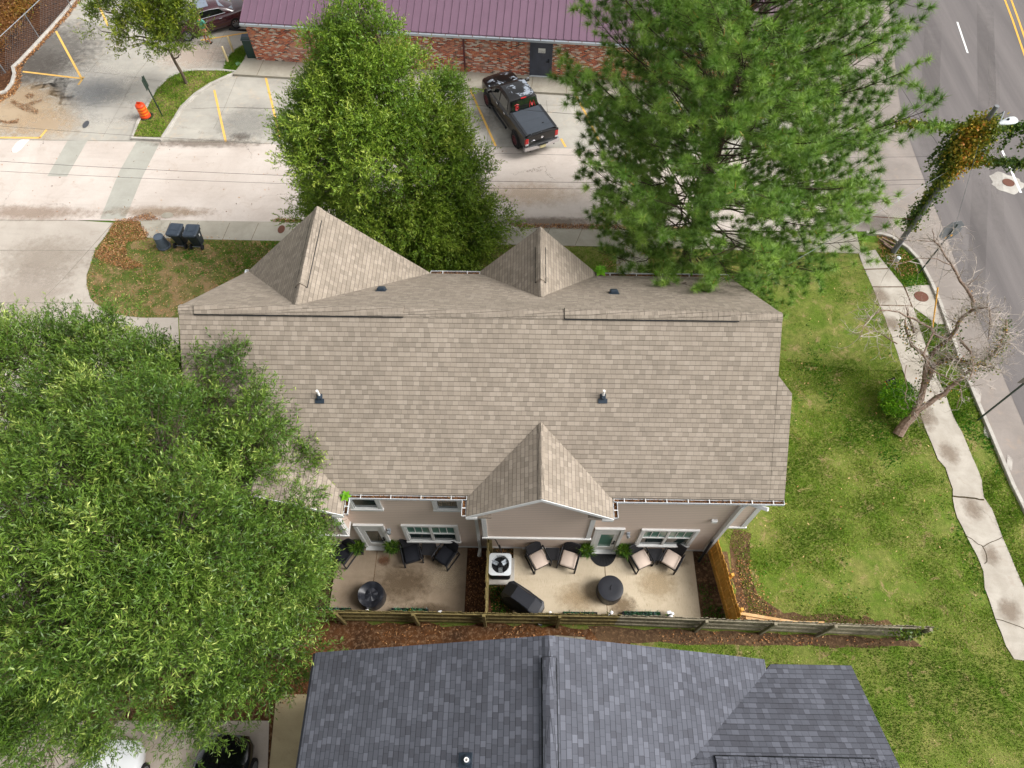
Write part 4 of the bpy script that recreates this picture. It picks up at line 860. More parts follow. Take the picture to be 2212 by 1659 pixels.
def make_table(label):
    o = thing('side_table', label, 'table'); m = MB(); m.box((0, 0, .43), (.5, .46, .04), b=.01)
    for i in range(9): m.box((-.2+i*.05, 0, .452), (.03, .42, .01))
    m.build('table_top', M['black'], o)
    for sx in (-1, 1):
        for sy in (-1, 1): m = MB(); m.box((sx*.22, sy*.2, .205), (.04, .04, .41)); m.build('leg', M['black'], o)
    return o
tb = make_table('x'); zz_ = .45
for i, (k, x, y, rz, lb) in enumerate([(c6, 727, 540, 0, 'black side table between the two left beige chairs'), (c6, 1548, 545, 2, 'black side table between the two right beige chairs'), (c5, 1362, 700, -2, 'black side table between two all black chairs'), (c5, 232, 722, 0, 'black side table half hidden under the big tree')]):
    c = tb if i == 0 else copy_tree(tb); tag(c, lb, 'table', 'black side tables'); put(c, *k(x, y), rz, zr=zz_)
def crinkle(mb, amp, seed, keep=0.0):
    r = np.random.default_rng(seed); ks = r.normal(size=(5, 3))*7; ph = r.random(5)*6
    for v in mb.v:
        if v.z > keep: 
            s = sum(math.sin(ks[i, 0]*v.x+ks[i, 1]*v.y+ks[i, 2]*v.z+ph[i]) for i in range(5)); v.x += amp*s; v.y += amp*math.cos(s*2.1); v.z += amp*s*.6
# round covered fire pits
for (px, py, r_, lb, rough_, sd_) in ((c6(1188, 810)[0], c6(1188, 810)[1], .46, 'smooth round black cover with a small handle on the larger patio', 0, 1), (c5(718, 1200)[0], c5(718, 1200)[1], .46, 'crumpled round black cover on the shaded left patio', 1, 2)):
    p = at(px, py, .6); m = MB(); prof = [(r_*1.0, 0), (r_*1.02, .05), (r_*.99, .3), (r_*1.0, .52), (r_*.97, .585), (r_*.8, .6-.03*rough_), (r_*.5, .6-.12*rough_), (r_*.2, .6-.09*rough_), (.01, .6-.10*rough_)]
    m.lathe((0, 0, 0), prof, 48)
    if rough_:
        for v in m.v:
            a = math.atan2(v.y, v.x); rr = math.hypot(v.x, v.y)
            if v.z > .4: v.z += .022*math.sin(3*a+9*rr)*min(1, rr/.2)+.012*math.sin(7*a-14*rr+1)*min(1, rr/.2)
            elif v.z > .02: v.x *= 1+.02*math.sin(9*a); v.y *= 1+.02*math.sin(9*a)
    m.v = [v+Vector((p.x, p.y, .075)) for v in m.v]; o = m.build('firepit_cover', M['cover'], smooth=28); tag(o, lb, 'fire pit')
    if not rough_:
        h = MB(); h.tube([(p.x-.02, p.y-.07, .68), (p.x, p.y, .71), (p.x+.03, p.y+.08, .68)], .012, 5); h.build('strap', M['black'], o)
# covered barbecue grill
p = at(*c6(490, 905), .7); Mg = Matrix.Translation((p.x, p.y, .02)) @ Matrix.Rotation(R(-34), 4, 'Z'); m = MB()
rings = []
for (z, hx, hy, cut) in ((0, .72, .36, .10), (.3, .74, .38, .11), (.62, .76, .38, .12), (.8, .74, .34, .12), (.86, .66, .31, .1), (1.07, .40, .25, .02), (1.10, .36, .21, .02)):
    rings.append([(sx*(hx-cut*a), sy*(hy-cut*b), z+(.05*math.sin(hx*9+sx+sy) if .2 < z < .85 else 0)) for (sx, sy, a, b) in ((-1, -1, 0, 1), (-1, -1, 1, 0), (0, -1, 0, 0), (1, -1, 1, 0), (1, -1, 0, 1), (1, 0, 0, 0), (1, 1, 0, 1), (1, 1, 1, 0), (0, 1, 0, 0), (-1, 1, 1, 0), (-1, 1, 0, 1), (-1, 0, 0, 0))])
m.loft(rings, Mg); crinkle(m, .012, 4, .1); o = m.build('grill_cover', M['cover'], smooth=18, fix=True)
tag(o, 'barbecue grill under a black fitted cover below the air conditioner', 'grill')
h = MB(); h.tube([Mg @ Vector(q) for q in ((.72, -.2, .15), (.86, -.25, .1), (.95, -.2, .06))], .04, 6); h.build('strap', M['cover'], o)
# air conditioner on its pad
ax, ay = (-.93-.13)/2+.0, (7.24+6.5)/2
pd = MB(); pd.box((ax+.02, ay-.05, .05), (.98, .98, .1), b=.01)
o = thing('air_conditioner', 'air conditioner condenser with a round top fan on a small pad', 'air conditioner', (ax, ay, 0)); pd.build('pad', M['kerb'], o)
m = MB(); hw = .4
def rrect(h, r, n=5): return [(sx*(h-r)+r*math.cos(a), sy*(h-r)+r*math.sin(a)) for (sx, sy, a0) in ((1, 1, 0), (-1, 1, 90), (-1, -1, 180), (1, -1, 270)) for a in [R(a0+90*i/n) for i in range(n+1)]]
m.loft([[(ax+x*k, ay+y*k, z) for x, y in rrect(hw-.03, .11)] for z, k in [(.1+i*.02, 1.0 if i % 2 else .985) for i in range(33)]], cap=False); m.build('casing', M['darkm'], o)
m = MB(); q = rrect(hw, .12, 6); n = len(q); ri = [(.31*math.cos(2*math.pi*(i+.5)/n), .31*math.sin(2*math.pi*(i+.5)/n)) for i in range(n)]
ri = sorted(ri, key=lambda c: math.atan2(c[1], c[0])); q = sorted(q, key=lambda c: math.atan2(c[1], c[0]))
rg = [[(ax+x, ay+y, .76) for x, y in q], [(ax+x, ay+y, .81) for x, y in q], [(ax+x*1.05, ay+y*1.05, .83) for x, y in ri], [(ax+x, ay+y, .80) for x, y in ri], [(ax+x, ay+y, .62) for x, y in ri]]
m.loft(rg, cap=False); m.build('top_cover', M['gwhite'], o, smooth=30)
m = MB(); m.lathe((ax, ay, .55), [(.31, 0), (.31, .02), (.05, .02)], 24); m.build('fan_well', M['rubber'], o)
fan = MB()
for a in (35, 155, 275):
    Mr = Matrix.Translation((ax, ay, .69)) @ Matrix.Rotation(R(a), 4, 'Z') @ Matrix.Translation((.19, 0, 0)) @ Matrix.Rotation(R(24), 4, 'X'); fan.box((0, 0, 0), (.2, .16, .006), Mr)
fan.build('fan_blade', M['galv'], o); m = MB(); m.lathe((ax, ay, .66), [(.085, 0), (.085, .08), (.06, .1)], 16); m.build('fan_hub', M['darkm'], o)
m = MB()
for i in range(8):
    a = R(i*45+22); m.tube([(ax+.06*math.cos(a), ay+.06*math.sin(a), .84), (ax+.34*math.cos(a), ay+.34*math.sin(a), .84)], .006, 4)
for rr in (.1, .17, .24, .3): m.tube([(ax+rr*math.cos(t), ay+rr*math.sin(t), .843) for t in [2*math.pi*i/24 for i in range(25)]], .0035, 3)
m.build('fan_guard', M['darkm'], o)
m = MB(); m.box((ax, ay-.385, .7), (.11, .01, .035)); m.build('badge', M['red'], o)
m = MB(); m.tube([(ax+.1, ay+.38, .3), (ax+.02, ay+.55, .5), (ax-.15, YW-.08, 1.1), (ax-.3, YW-.05, 1.6)], .018, 5); m.tube([(ax+.14, ay+.38, .25), (ax+.05, ay+.5, .3), (ax-.05, YW-.06, .6)], .022, 5); m.build('refrigerant_line', M['rubber'], o)
# brown edging board and hose tap
m = MB(); a, b = at(*c6(205, 840)), at(*c6(225, 1040)); m.box((0, 0, .05), ((b-a).length+1.2, .12, .08), Matrix.Translation((a+b)/2+Vector((-.03, .4, 0))) @ Matrix.Rotation(math.atan2((b-a).y, (b-a).x), 4, 'Z')); tag(m.build('edging_board', M['mulch']), 'dark brown edging timber on the soil beside the divider fence', 'timber')
o = thing('garden_tap', 'brass garden tap with a green timer behind a side table', 'tap', (1.72, YW, 0)); m = MB(); m.tube([(1.72, YW-.02, .45), (1.72, YW-.14, .45), (1.72, YW-.16, .3)], .025, 6); m.build('tap_body', plain('brass', (190, 140, 60), .35, .7), o); m = MB(); m.lathe((1.74, YW-.16, .32), [(.05, 0), (.05, .14)], 10); m.build('hose_timer', M['rubber'], o); m = MB(); m.tube([(1.72, YW-.16, .3), (1.82, YW-.22, .15), (1.92, YW-.18, .1), (1.95, YW-.1, .25)], .012, 5); m.build('hose', M['rubber'], o)
# doormat
p = at(*c6(1123, 505), .08); m = MB(); P = [(p.x+.52*math.cos(t), p.y-.62*math.sin(t)) for t in [math.pi*i/28 for i in range(29)]]; m.prism(P, .078, .096)
for k in range(11):
    a = math.pi*(k+.5)/11; m.tube([(p.x+.1*math.cos(a), p.y-.1*math.sin(a), .097), (p.x+.47*math.cos(a), p.y-.56*math.sin(a), .097)], .006, 3)
tag(m.build('doormat', M['rubber']), 'black half round doormat in front of the patio door', 'doormat')
# pots with clipped ferns
def spray_plant(c, rad, n, L, W, mat, name, parent, up=.6, zs=1.0):
    d = RNG.normal(size=(n, 3)); d[:, 2] = np.abs(d[:, 2])*zs+up*.3; d /= np.linalg.norm(d, axis=1)[:, None]; p = np.array(c)+d*rad*RNG.random((n, 1))**.5*.8
    return npmesh(name, leafquads(p, d+RNG.normal(size=(n, 3))*.25, L*(.7+.6*RNG.random(n)), W), 4, mat, parent, np.clip(RNG.random(n)*.7+d[:, 2]*.3, 0, 1))
for k, x, y, lb in ((c6, 990, 520, 'bushy green plant in a square black pot left of the doormat'), (c6, 1285, 525, 'bushy green plant in a square black pot right of the doormat'), (c5, 590, 700, 'bushy potted plant left of the left patio door'), (c5, 965, 690, 'bushy potted plant right of the left patio door')):
    p = at(*k(x, y), .3); o = thing('potted_plant', lb, 'plant', (p.x, p.y, .075), 0, 'potted plants beside the patio doors'); m = MB(); V = [(p.x+sx*a, p.y+sy*a, z) for z, a in ((.075, .13), (.45, .18)) for sx, sy in ((-1, -1), (1, -1), (1, 1), (-1, 1))]
    m.mesh(V, [(0, 3, 2, 1), (4, 5, 6, 7), (0, 1, 5, 4), (1, 2, 6, 5), (2, 3, 7, 6), (3, 0, 4, 7)]); m.build('pot', M['planter'], o); spray_plant((p.x, p.y, .55), .27, 520, .18, .024, M['fern'], 'foliage', o)
# trough planters along the fence
for k, x, y, hl, lb in ((c5, 300, 1395, .62, 'flower trough half hidden by the big tree at the shaded patio'), (c5, 1150, 1400, .64, 'flower trough with a yellow bloom on the shaded patio'), (c6, 945, 1030, .6, 'flower trough with a yellow bloom next to the grill'), (c6, 1435, 1027, .66, 'longer flower trough towards the golden fence')):
    p = at(*k(x, y), .2); p.y = max(p.y, FY+.2)+.02; o = thing('planter_trough', lb, 'planter', (p.x, p.y, .075), 0, 'flower troughs along the fence'); m = MB()
    m.box((p.x, p.y, .085), (2*hl, .2, .02)); [m.box((p.x, p.y+s*.1, .17), (2*hl, .02, .19)) for s in (-1, 1)]; [m.box((p.x+s*hl, p.y, .17), (.02, .22, .19)) for s in (-1, 1)]; m.build('trough', M['planter'], o)
    n = 260; q = np.stack([p.x+(RNG.random(n)*2-1)*hl*.92, p.y+(RNG.random(n)-.5)*.18, .2+RNG.random(n)*.1], 1); d = RNG.normal(size=(n, 3))*.6; d[:, 2] = 1; d /= np.linalg.norm(d, axis=1)[:, None]
    npmesh('foliage', leafquads(q, d, .15, .02), 4, leafmat('trough_leaf', [(0, (40, 88, 56)), (.6, (76, 144, 84)), (1, (140, 170, 170))]) if 'trough_leaf' not in bpy.data.materials else bpy.data.materials['trough_leaf'], o, RNG.random(n))
    if 'yellow' in lb: spray_plant((p.x+.05, p.y, .33), .07, 24, .06, .03, M['vine'], 'flower', o)
for k, x, y, lb in ((c6, 700, 1025, 'small clump of white flowers beside the grill cover'), (c6, 1182, 1020, 'small clump of white flowers between two troughs below the round cover'), (c6, 1658, 1022, 'small clump of white flowers nearest the golden fence'), (c5, 685, 1415, 'two white blooms at the fence below the crumpled cover'), (c5, 1500, 1432, 'small clump of white flowers in the corner by the mulch bed')):
    p = at(*k(x, y), .25); p.y = max(p.y, FY+.12); o = thing('flower_pot', lb, 'flowers', (p.x, p.y, .075), 0, 'white flowers along the fence'); m = MB(); m.lathe((p.x, p.y, .075), [(.06, 0), (.085, .12)], 10); m.build('pot', M['planter'], o)
    spray_plant((p.x, p.y, .2), .12, 40, .09, .02, M['fern'], 'foliage', o); m = MB(); r = random.Random(int(x))
    for i in range(6):
        a = r.uniform(0, 6.28); q = Vector((p.x+r.uniform(.03, .15)*math.cos(a), p.y+.08*math.sin(a), .3+r.uniform(-.03, .07))); m.lathe(q, [(.012, -.02), (.05, 0), (.058, .015), (.035, .035), (.01, .04)], 9)
    m.build('blossom', M['flower'], o, smooth=True)

# ------------------------------------------------------------ bins, barrel, signs, lids
def make_cart():
    o = thing('wheeled_bin', 'x', 'bin'); m = MB()
    def rr(hx, hy, z, yo=0): return [(x, y+yo, z) for x, y in ((-hx+.05, -hy), (hx-.05, -hy), (hx, -hy+.05), (hx, hy-.05), (hx-.05, hy), (-hx+.05, hy), (-hx, hy-.05), (-hx, -hy+.05))]
    m.loft([rr(.2, .22, .06, .03), rr(.25, .28, .62, .01), rr(.27, .31, .8), rr(.3, .35, .81), rr(.3, .35, .96)]); m.build('bin_body', M['cart'], o)
    m = MB(); m.loft([rr(.32, .38, .965, -.01), rr(.33, .39, 1.0, -.01), rr(.3, .35, 1.045, -.01), rr(.22, .25, 1.06, 0)]); 
    m.box((0, -.1, 1.065), (.42, .03, .02)); m.box((-.2, -.02, 1.065), (.03, .5, .02)); m.box((.2, -.02, 1.065), (.03, .5, .02)); m.build('lid', M['cartlid'], o, smooth=30)
    m = MB(); m.tube([(-.26, -.42, .98), (.26, -.42, .98)], .018, 6); [m.box((x, -.38, .97), (.03, .1, .04)) for x in (-.24, 0, .24)]; m.build('handle', M['cart'], o)
    m = MB(); m.tube([(-.27, -.26, .13), (.27, -.26, .13)], .012, 6); m.build('axle', M['steel'], o)
    for s in (-1, 1): m = MB(); m.tube([(s*.245, -.26, .13), (s*.305, -.26, .13)], .13, 16); m.tube([(s*.24, -.26, .13), (s*.31, -.26, .13)], .05, 8); m.build('wheel', M['rubber'], o)
    for s in (1,):
        m = MB(); m.lathe((0, 0, 0), [(.045, 0), (.045, .004)], 14, Matrix.Translation((.264, .03, .7)) @ Matrix.Rotation(R(86), 4, 'Y')); m.box((0, 0, 0), (.004, .09, .03), Matrix.Translation((.262, .03, .62))); m.build('emblem', M['white'], o)
    return o
cart = make_cart()
for i, (x, y, rz, lb) in enumerate(((1125, 470, -4, 'dark wheeled bin with closed lid beside the round grey can'), (1290, 480, -2, 'right hand dark wheeled bin of the pair on the patchy lawn'))):
    c = cart if i == 0 else copy_tree(cart); p = at(*c8(x, y)); c.location = (p.x, p.y+.25, .02); c.rotation_euler = (0, 0, R(rz)); tag(c, lb, 'bin', 'wheeled bins on the front lawn')
p = at(*c8(940, 475)); p.y += .1; o = thing('trash_can', 'round grey trash can standing upside down beside the wheeled bins', 'trash can', (p.x, p.y, .02)); m = MB(); m.lathe((p.x, p.y, .02), [(.3, 0), (.31, .03), (.31, .09), (.285, .1), (.23, .68), (.225, .7), (.19, .7), (.185, .68), (.06, .68)], 28); m.build('can_body', M['can'], o, smooth=35)
m = MB()
for s in (-1, 1): m.box((p.x+s*.31, p.y-.05, .08), (.07, .12, .05), b=.015)
m.build('handle', M['can'], o)
p = at(*c1(1125, 905)); o = thing('traffic_drum', 'orange traffic drum with reflective bands in a black tyre base', 'traffic barrel', p); m = MB(); m.lathe(p, [(.28, 0.05), (.28, .22), (.25, .24), (.25, .84), (.2, .9), (.12, .92)], 28); m.build('drum_body', M['orange'], o, smooth=35)
for z in (.3, .48, .66): m = MB(); m.lathe((p.x, p.y, z), [(.253, 0), (.258, .005), (.258, .085), (.253, .09)], 28); m.build('reflective_band', M['orange2'] if z != .48 else M['orange2'], o, smooth=35)
m = MB(); m.box((p.x, p.y, .98), (.22, .045, .12), b=.015); m.build('handle', M['orange'], o); m = MB(); m.lathe((p.x+.03, p.y, 0), [(.28, 0.01), (.43, .02), (.43, .08), (.36, .13), (.28, .13)], 30); m.build('tyre_base', M['rubber'], o, smooth=40)
a = at(*c1(1248, 893), .1); o = thing('sign_post', 'dark green sign post with its sign seen from behind on the grass island', 'sign', a)
tp = atY(*c1(1105, 600), a.y); m = MB(); m.box((a.x, a.y, .1+tp.z/2), (.06, .04, tp.z)); m.build('post', M['green_pole'], o); m = MB(); m.box((0, 0, 0), (.46, .02, .62), Matrix.Translation((a.x, a.y-.02, tp.z-.28)) @ Matrix.Rotation(R(96), 4, 'Z')); m.build('sign_panel', M['green_pole'], o)
def lid(k, x, y, rx, ry, mat, lb, z=.02, ring=True, name='manhole_cover'):
    p = at(*k(x, y)); m = MB(); m.lathe((p.x, p.y, z), [(1, 0), (1, .012), (.9, .016), (.88, .01), (.05, .01)], 28, sx=rx, sy=ry)
    for i in range(5):
        q = -.6+i*.3; w_ = math.sqrt(1-q*q)*.8; m.box((p.x, p.y+q*ry, z+.012), (2*w_*rx, .05*ry*2, .008))
    return tag(m.build(name, mat), lb, 'manhole cover')
lid(c4, 745, 412, .32, .3, M['rust'], 'rusty round manhole cover in the pale pad by the road', .036)
p = at(*c3(1320, 1200)); sheet('manhole_ring', densify(blob(p.x-.15, p.y-.05, .8, .72, 3), 0.01, .3), .024, M['kerb'])
lid(c3, 1318, 1203, .3, .28, M['rust'], 'round iron manhole cover in the white ring on the road', .026)
lid(c1, 660, 955, .16, .3, M['iron'], 'small oval grey lid in the parking lot', .016)
lid(c8, 2142, 285, .17, .26, M['rust'], 'small rusty oval lid in the front walk', .034)
lid(c1, 1830, 498, .17, .17, plain('pale_green_plastic', (150, 190, 160), .6), 'small pale green lid on the grass by the bollards', .09)
lid(c8, 975, 140, .3, .2, M['walk'], 'dark grey round patch at the near edge of the alley', .02, name='valve_cover')

# ------------------------------------------------------------ signs and poles at the road
def post(name, label, base, top, wd=.06, mat='green_pole'):
    o = thing(name, label, 'sign' if 'sign' in name else 'pole', base); m = MB(); m.box((base.x, base.y, top/2), (wd, wd*.6, top)); m.build('post', M[mat], o); return o
b_ = at(1985, 590); o = post('stop_sign', 'stop sign on a tall post seen from its grey back beside the vine covered pole', b_, 3.25)
def octagon(r, Mx, th=.006): mm = MB(); P = [(r*math.cos(R(22.5+45*i)), r*math.sin(R(22.5+45*i))) for i in range(8)]; mm.prism(P, -th, th, Mx); return mm
Ms = Matrix.Translation((b_.x, b_.y+.05, 2.8)) @ Matrix.Rotation(R(14), 4, 'Z') @ Matrix.Rotation(R(84), 4, 'X')
octagon(.55, Ms).build('sign_panel', M['steel'], o); octagon(.545, Ms @ Matrix.Translation((0, 0, -.008)), .002).build('sign_face', M['red'], o)
m = MB(); [m.box((x, y, .012), (.09, .09, .004), Ms) for x, y in ((.16, -.3), (-.08, -.36))]; m.build('sticker', M['roadyellow'], o)
b_ = at(1818, 560); b_ = Vector((15.2, 24.4, 0)); o = post('stop_sign', 'red stop sign half hidden behind the pine branches', b_, 2.5)
Ms = Matrix.Translation((b_.x-.02, b_.y-.05, 2.35)) @ Matrix.Rotation(R(62), 4, 'Z') @ Matrix.Rotation(R(90), 4, 'X'); octagon(.38, Ms).build('sign_panel', M['red'], o); text('STOP', Ms @ Matrix.Translation((0, 0, .009)), .26, M['white'], 'lettering', o)
b_ = at(2111, 908); o = post('sign_post', 'plain dark post on the verge near the right edge of the view', b_, 3.6, .07); m = MB(); m.box((b_.x, b_.y-.02, 3.3), (.6, .02, .5), b=.004); m.build('sign_panel', M['signgrey'], o)
# yard sign lying towards the viewer
p = at(*c4(550, 975), .25); o = thing('yard_sign', 'black and orange cardboard yard sign stuck in the lawn by the bright green shrub', 'sign', (p.x, p.y, 0))
a, b, c_, d_ = [at(*K(2400, 1020, 10.37)(*q), z) for q, z in (((540, 400), .12), ((690, 665), .02), ((965, 500), .4), ((815, 225), .5))]
ux = (b-a).normalized(); vy = ((d_-a)-ux*(d_-a).dot(ux)).normalized(); nz = ux.cross(vy); W_, H_ = (b-a).length, (d_-a).length
My = Matrix((( ux.x, vy.x, nz.x, a.x), (ux.y, vy.y, nz.y, a.y), (ux.z, vy.z, nz.z, a.z), (0, 0, 0, 1)))
m = MB(); m.box((W_/2, H_/2, 0), (W_, H_, .008), My); m.build('sign_panel', M['planter'], o)
m = MB(); m.box((W_/2, H_*.09, .006), (W_*.96, H_*.09, .004), My); m.box((W_*.88, H_*.62, .006), (W_*.2, H_*.3, .004), My); m.box((W_*.45, H_*.46, .006), (W_*.35, H_*.03, .004), My); m.build('printed_band', M['orange2'], o)
text('TREE SERVICE', My @ Matrix.Translation((W_/2, H_*.3, .008)), H_*.17, M['white'], 'lettering', o)
m = MB(); [m.box((W_*.5, H_*(.55+.06*i), .007), (W_*.26, H_*.022, .003), My) for i in range(4)]; m.lathe((W_*.2, H_*.82, .005), [(W_*.08, 0), (W_*.08, .004)], 12, My); m.build('print', M['white'], o)
# yellow guy guard with its wires
g0 = at(2020, 678, 0.0); tpv = atY(2026, 625, g0.y); o = thing('guy_guard', 'thin yellow guy wire guard rising beside the dead tree', 'guy wire', g0); m = MB(); q0 = at(*c4(822, 610), .3); q1 = at(*c4(856, 350), 2.6); m.tube([q0, q1], .03, 8); m.build('guard_tube', M['roadyellow'], o)
PB = at(1929, 545); PT = 8.2
m = MB(); m.tube([q0-(q1-q0)*.15, q1, (PB.x, PB.y, 7.4)], .008, 4); m.build('guy_cable', M['steel'], o)
# utility pole with cobra light
o = thing('utility_pole', 'leaning looking grey utility pole wrapped in autumn vines at the corner', 'utility pole', PB)
m = MB(); m.tube([(PB.x, PB.y, -.1), (PB.x, PB.y, 4), (PB.x, PB.y, PT)], [.125, .115, .09], 14); m.build('pole_shaft', M['pole'], o, smooth=True)
la, lb_ = atY(*c3(1215, 830), PB.y+.1), at(*c3(1310, 800), 8.0)
m = MB(); m.tube([(PB.x, PB.y, 7.6), (la.x, PB.y+.05, 7.9), tuple(at(*c3(1262, 812), 8.0))], .03, 8); m.build('lamp_arm', M['steel'], o, smooth=True)
hd = (lb_-at(*c3(1262, 812), 8.0)).normalized(); Ml = Matrix.Translation(lb_) @ Matrix.Rotation(math.atan2(hd.y, hd.x), 4, 'Z'); m = MB(); m.loft([[(x, w_*math.cos(t), h_*math.sin(t)) for t in [2*math.pi*i/12 for i in range(12)]] for x, w_, h_ in ((-.36, .04, .03), (-.25, .1, .07), (0, .16, .1), (.2, .19, .1), (.38, .16, .08), (.45, .06, .03))], Ml); lh = m.build('lamp_head', M['gwhite'], o, smooth=True); m = MB(); m.lathe((-.02, 0, .09), [(.045, 0), (.045, .05)], 10, Ml); m.build('photocell', M['darkm'], lh)
tr = atY(*c3(895, 1010), PB.y-.1); m = MB(); m.lathe(tr, [(.07, -.25), (.1, -.2), (.1, .2), (.05, .25), (.03, .35)], 12); m.build('transformer', M['darkm'], o, smooth=True)
m = MB(); m.tube([tr, (PB.x, PB.y, tr.z)], .02, 5); m.build('bracket', M['steel'], o)
# overhead cables
def sag(name, label, A, B, s, r=.011, mat='cable'):
    A, B = Vector(A), Vector(B); m = MB(); m.tube([A.lerp(B, t)-Vector((0, 0, 4*s*t*(1-t))) for t in [i/24 for i in range(25)]], r*.7, 4); tag(m.build(name, M[mat]), label, 'cable', 'overhead cables over the alley')
pT = (PB.x, PB.y)
sag('power_cable', 'topmost thin cable crossing the alley', (-30, 22.2, 8.0), (PB.x, PB.y-.1, 5.9), .9, .009)
sag('power_cable', 'middle cable crossing the alley', (-30, 20.4, 7.7), (PB.x, PB.y-.1, 4.7), .9, .013)
sag('power_cable', 'lowest cable crossing the alley', (-30, 20.0, 7.5), (PB.x, PB.y-.1, 4.45), .9, .011)
sag('power_cable', 'dark wire running up the road from the transformer', tr, (12, 62, 8), .6, .012)
sag('power_cable', 'vine draped upper cable leaving the pole to the right', (PB.x, PB.y, 7.3), (60, 22.5, 7.6), .3, .02)
sag('power_cable', 'vine draped lower cable leaving the pole to the right', (PB.x, PB.y, 5.6), (60, 21.0, 6.4), .3, .02)
sag('power_cable', 'vine draped cable leaving the pole to the left', (PB.x, PB.y, 7.2), (-6, 24.0, 7.4), .5, .012)
sag('power_cable', 'pale service wire slanting down to the lower left of the pole', (PB.x, PB.y, 5.2), (9, 16.2, 5.6), .1, .01, 'steel')
sag('power_cable', 'rusty horizontal brace cable low on the pole', (PB.x, PB.y, 2.2), (12, 22.6, 2.6), .0, .035, 'rust')

# ------------------------------------------------------------ vehicles
def sect(y, w, h, z0, cw=.1, flat=.92):                          # lower body cross-section
    return [(-w*.86, y, z0), (-w, y, z0+.14), (-w*1.0, y, (z0+h)/2+.02), (-w*.965, y, h-.1), (-w*.88, y, h-.02), (-w*.5, y, h+.015), (0, y, h+.025), (w*.5, y, h+.015), (w*.88, y, h-.02), (w*.965, y, h-.1), (w*1.0, y, (z0+h)/2+.02), (w, y, z0+.14), (w*.86, y, z0)]
def wheel(o, x, y, r, wd, spokes, rimmat, hub=.62):
    s = 1 if x > 0 else -1; Mx = Matrix.Translation((x, y, r)) @ Matrix.Rotation(R(90)*s, 4, 'Y'); m = MB(); m.lathe((0, 0, 0), [(r*.6, -wd), (r*.93, -wd), (r, -wd*.8), (r, -wd*.2), (r*.95, 0), (r*hub, .0), (r*hub, -.04), (.03, -.04)], 26, Mx); ty = m.build('tyre', M['rubber'], o, smooth=35)
    m = MB(); m.lathe((0, 0, 0), [(r*hub, -.03), (r*hub, .004), (r*hub*.93, .004), (r*hub*.93, -.03)], 26, Mx)
    for i in range(spokes):
        a = 2*math.pi*i/spokes; m.box((0, 0, 0), (r*hub*.92, .05 if spokes < 9 else .03, .02), Mx @ Matrix.Rotation(a, 4, 'Z') @ Matrix.Translation((r*hub*.5, 0, -.012)))
    m.lathe((0, 0, -.02), [(r*.14, 0), (r*.12, .03)], 12, Mx); m.build('rim', rimmat, ty)
def greenhouse(o, P, mat, glassm, rear=None, roofm=None, ws=None):
    # P: list of (y, halfwidth, z) from cowl to tail; first/last on the belt line
    pass
# pick-up truck
TB = (Vector(at(*cT(880, 1460)))+Vector(at(*cT(425, 800))))/2; hdg = R(26)
o = thing('pickup_truck', 'black crew cab pickup truck with peeling clearcoat on the roof and a covered bed', 'truck', (0, 0, 0))
m = MB(); m.loft([sect(-2.88, .93, 1.30, .52), sect(-2.8, .99, 1.33, .5), sect(-.85, 1.0, 1.32, .46), sect(-.75, 1.0, 1.22, .44), sect(1.55, 1.0, 1.22, .44), sect(1.8, 1.0, 1.22, .46), sect(2.4, .98, 1.19, .5), sect(2.75, .93, 1.12, .52), sect(2.95, .8, 1.0, .55), sect(3.0, .6, .85, .6)]); body = m.build('body', M['truck'], o, smooth=35, fix=True)
m = MB(); m.loft([[(-.98, -2.75, 1.24), (.98, -2.75, 1.24), (.95, -2.8, .6), (-.95, -2.8, .6)], [(-.96, -2.915, 1.3), (.96, -2.915, 1.3), (.93, -2.90, .66), (-.93, -2.90, .66)]]); tg = m.build('tailgate', M['truck'], o, fix=True)
C_ = [(-.86, .84, 1.24), (-.80, .80, 1.5), (-.62, .74, 1.86), (-.5, .72, 1.91), (.0, .72, 1.945), (.6, .72, 1.93), (.85, .72, 1.88), (1.25, .77, 1.58), (1.72, .84, 1.24)]
rings = []
for (y, w_, z) in C_: rings.append([(-.92, y, 1.18), (-.90, y, min(z, 1.3)), (-(w_+.0) if z < 1.45 else -.78, y, min(z, 1.8)), (-w_+.03, y, z), (-w_*.5, y, z+.02), (w_*.5, y, z+.02), (w_-.03, y, z), ((w_+.0) if z < 1.45 else .78, y, min(z, 1.8)), (.90, y, min(z, 1.3)), (.92, y, 1.18)])
m.__init__(); m.loft(rings); m.build('cab', M['truck'], o, smooth=30, fix=True)
def glassquad(name, Q, mat=M['cglass'], off=.012, par=o):
    Q = [Vector(q) for q in Q]; n_ = (Q[1]-Q[0]).cross(Q[2]-Q[0]).normalized(); mm = MB(); A = [q+n_*off for q in Q]; B = [q-n_*.02 for q in Q]; k = len(Q); mm.mesh(A+B, [tuple(range(k)), tuple(range(2*k-1, k-1, -1))]+[(i, k+i, k+(i+1) % k, (i+1) % k) for i in range(k)]); return mm.build(name, mat, par, fix=True)
glassquad('windshield', [(-.78, 1.62, 1.31), (.78, 1.62, 1.31), (.66, .93, 1.84), (-.66, .93, 1.84)])
rw = glassquad('rear_window', [(.76, -.835, 1.34), (-.76, -.835, 1.34), (-.68, -.665, 1.82), (.68, -.665, 1.82)])
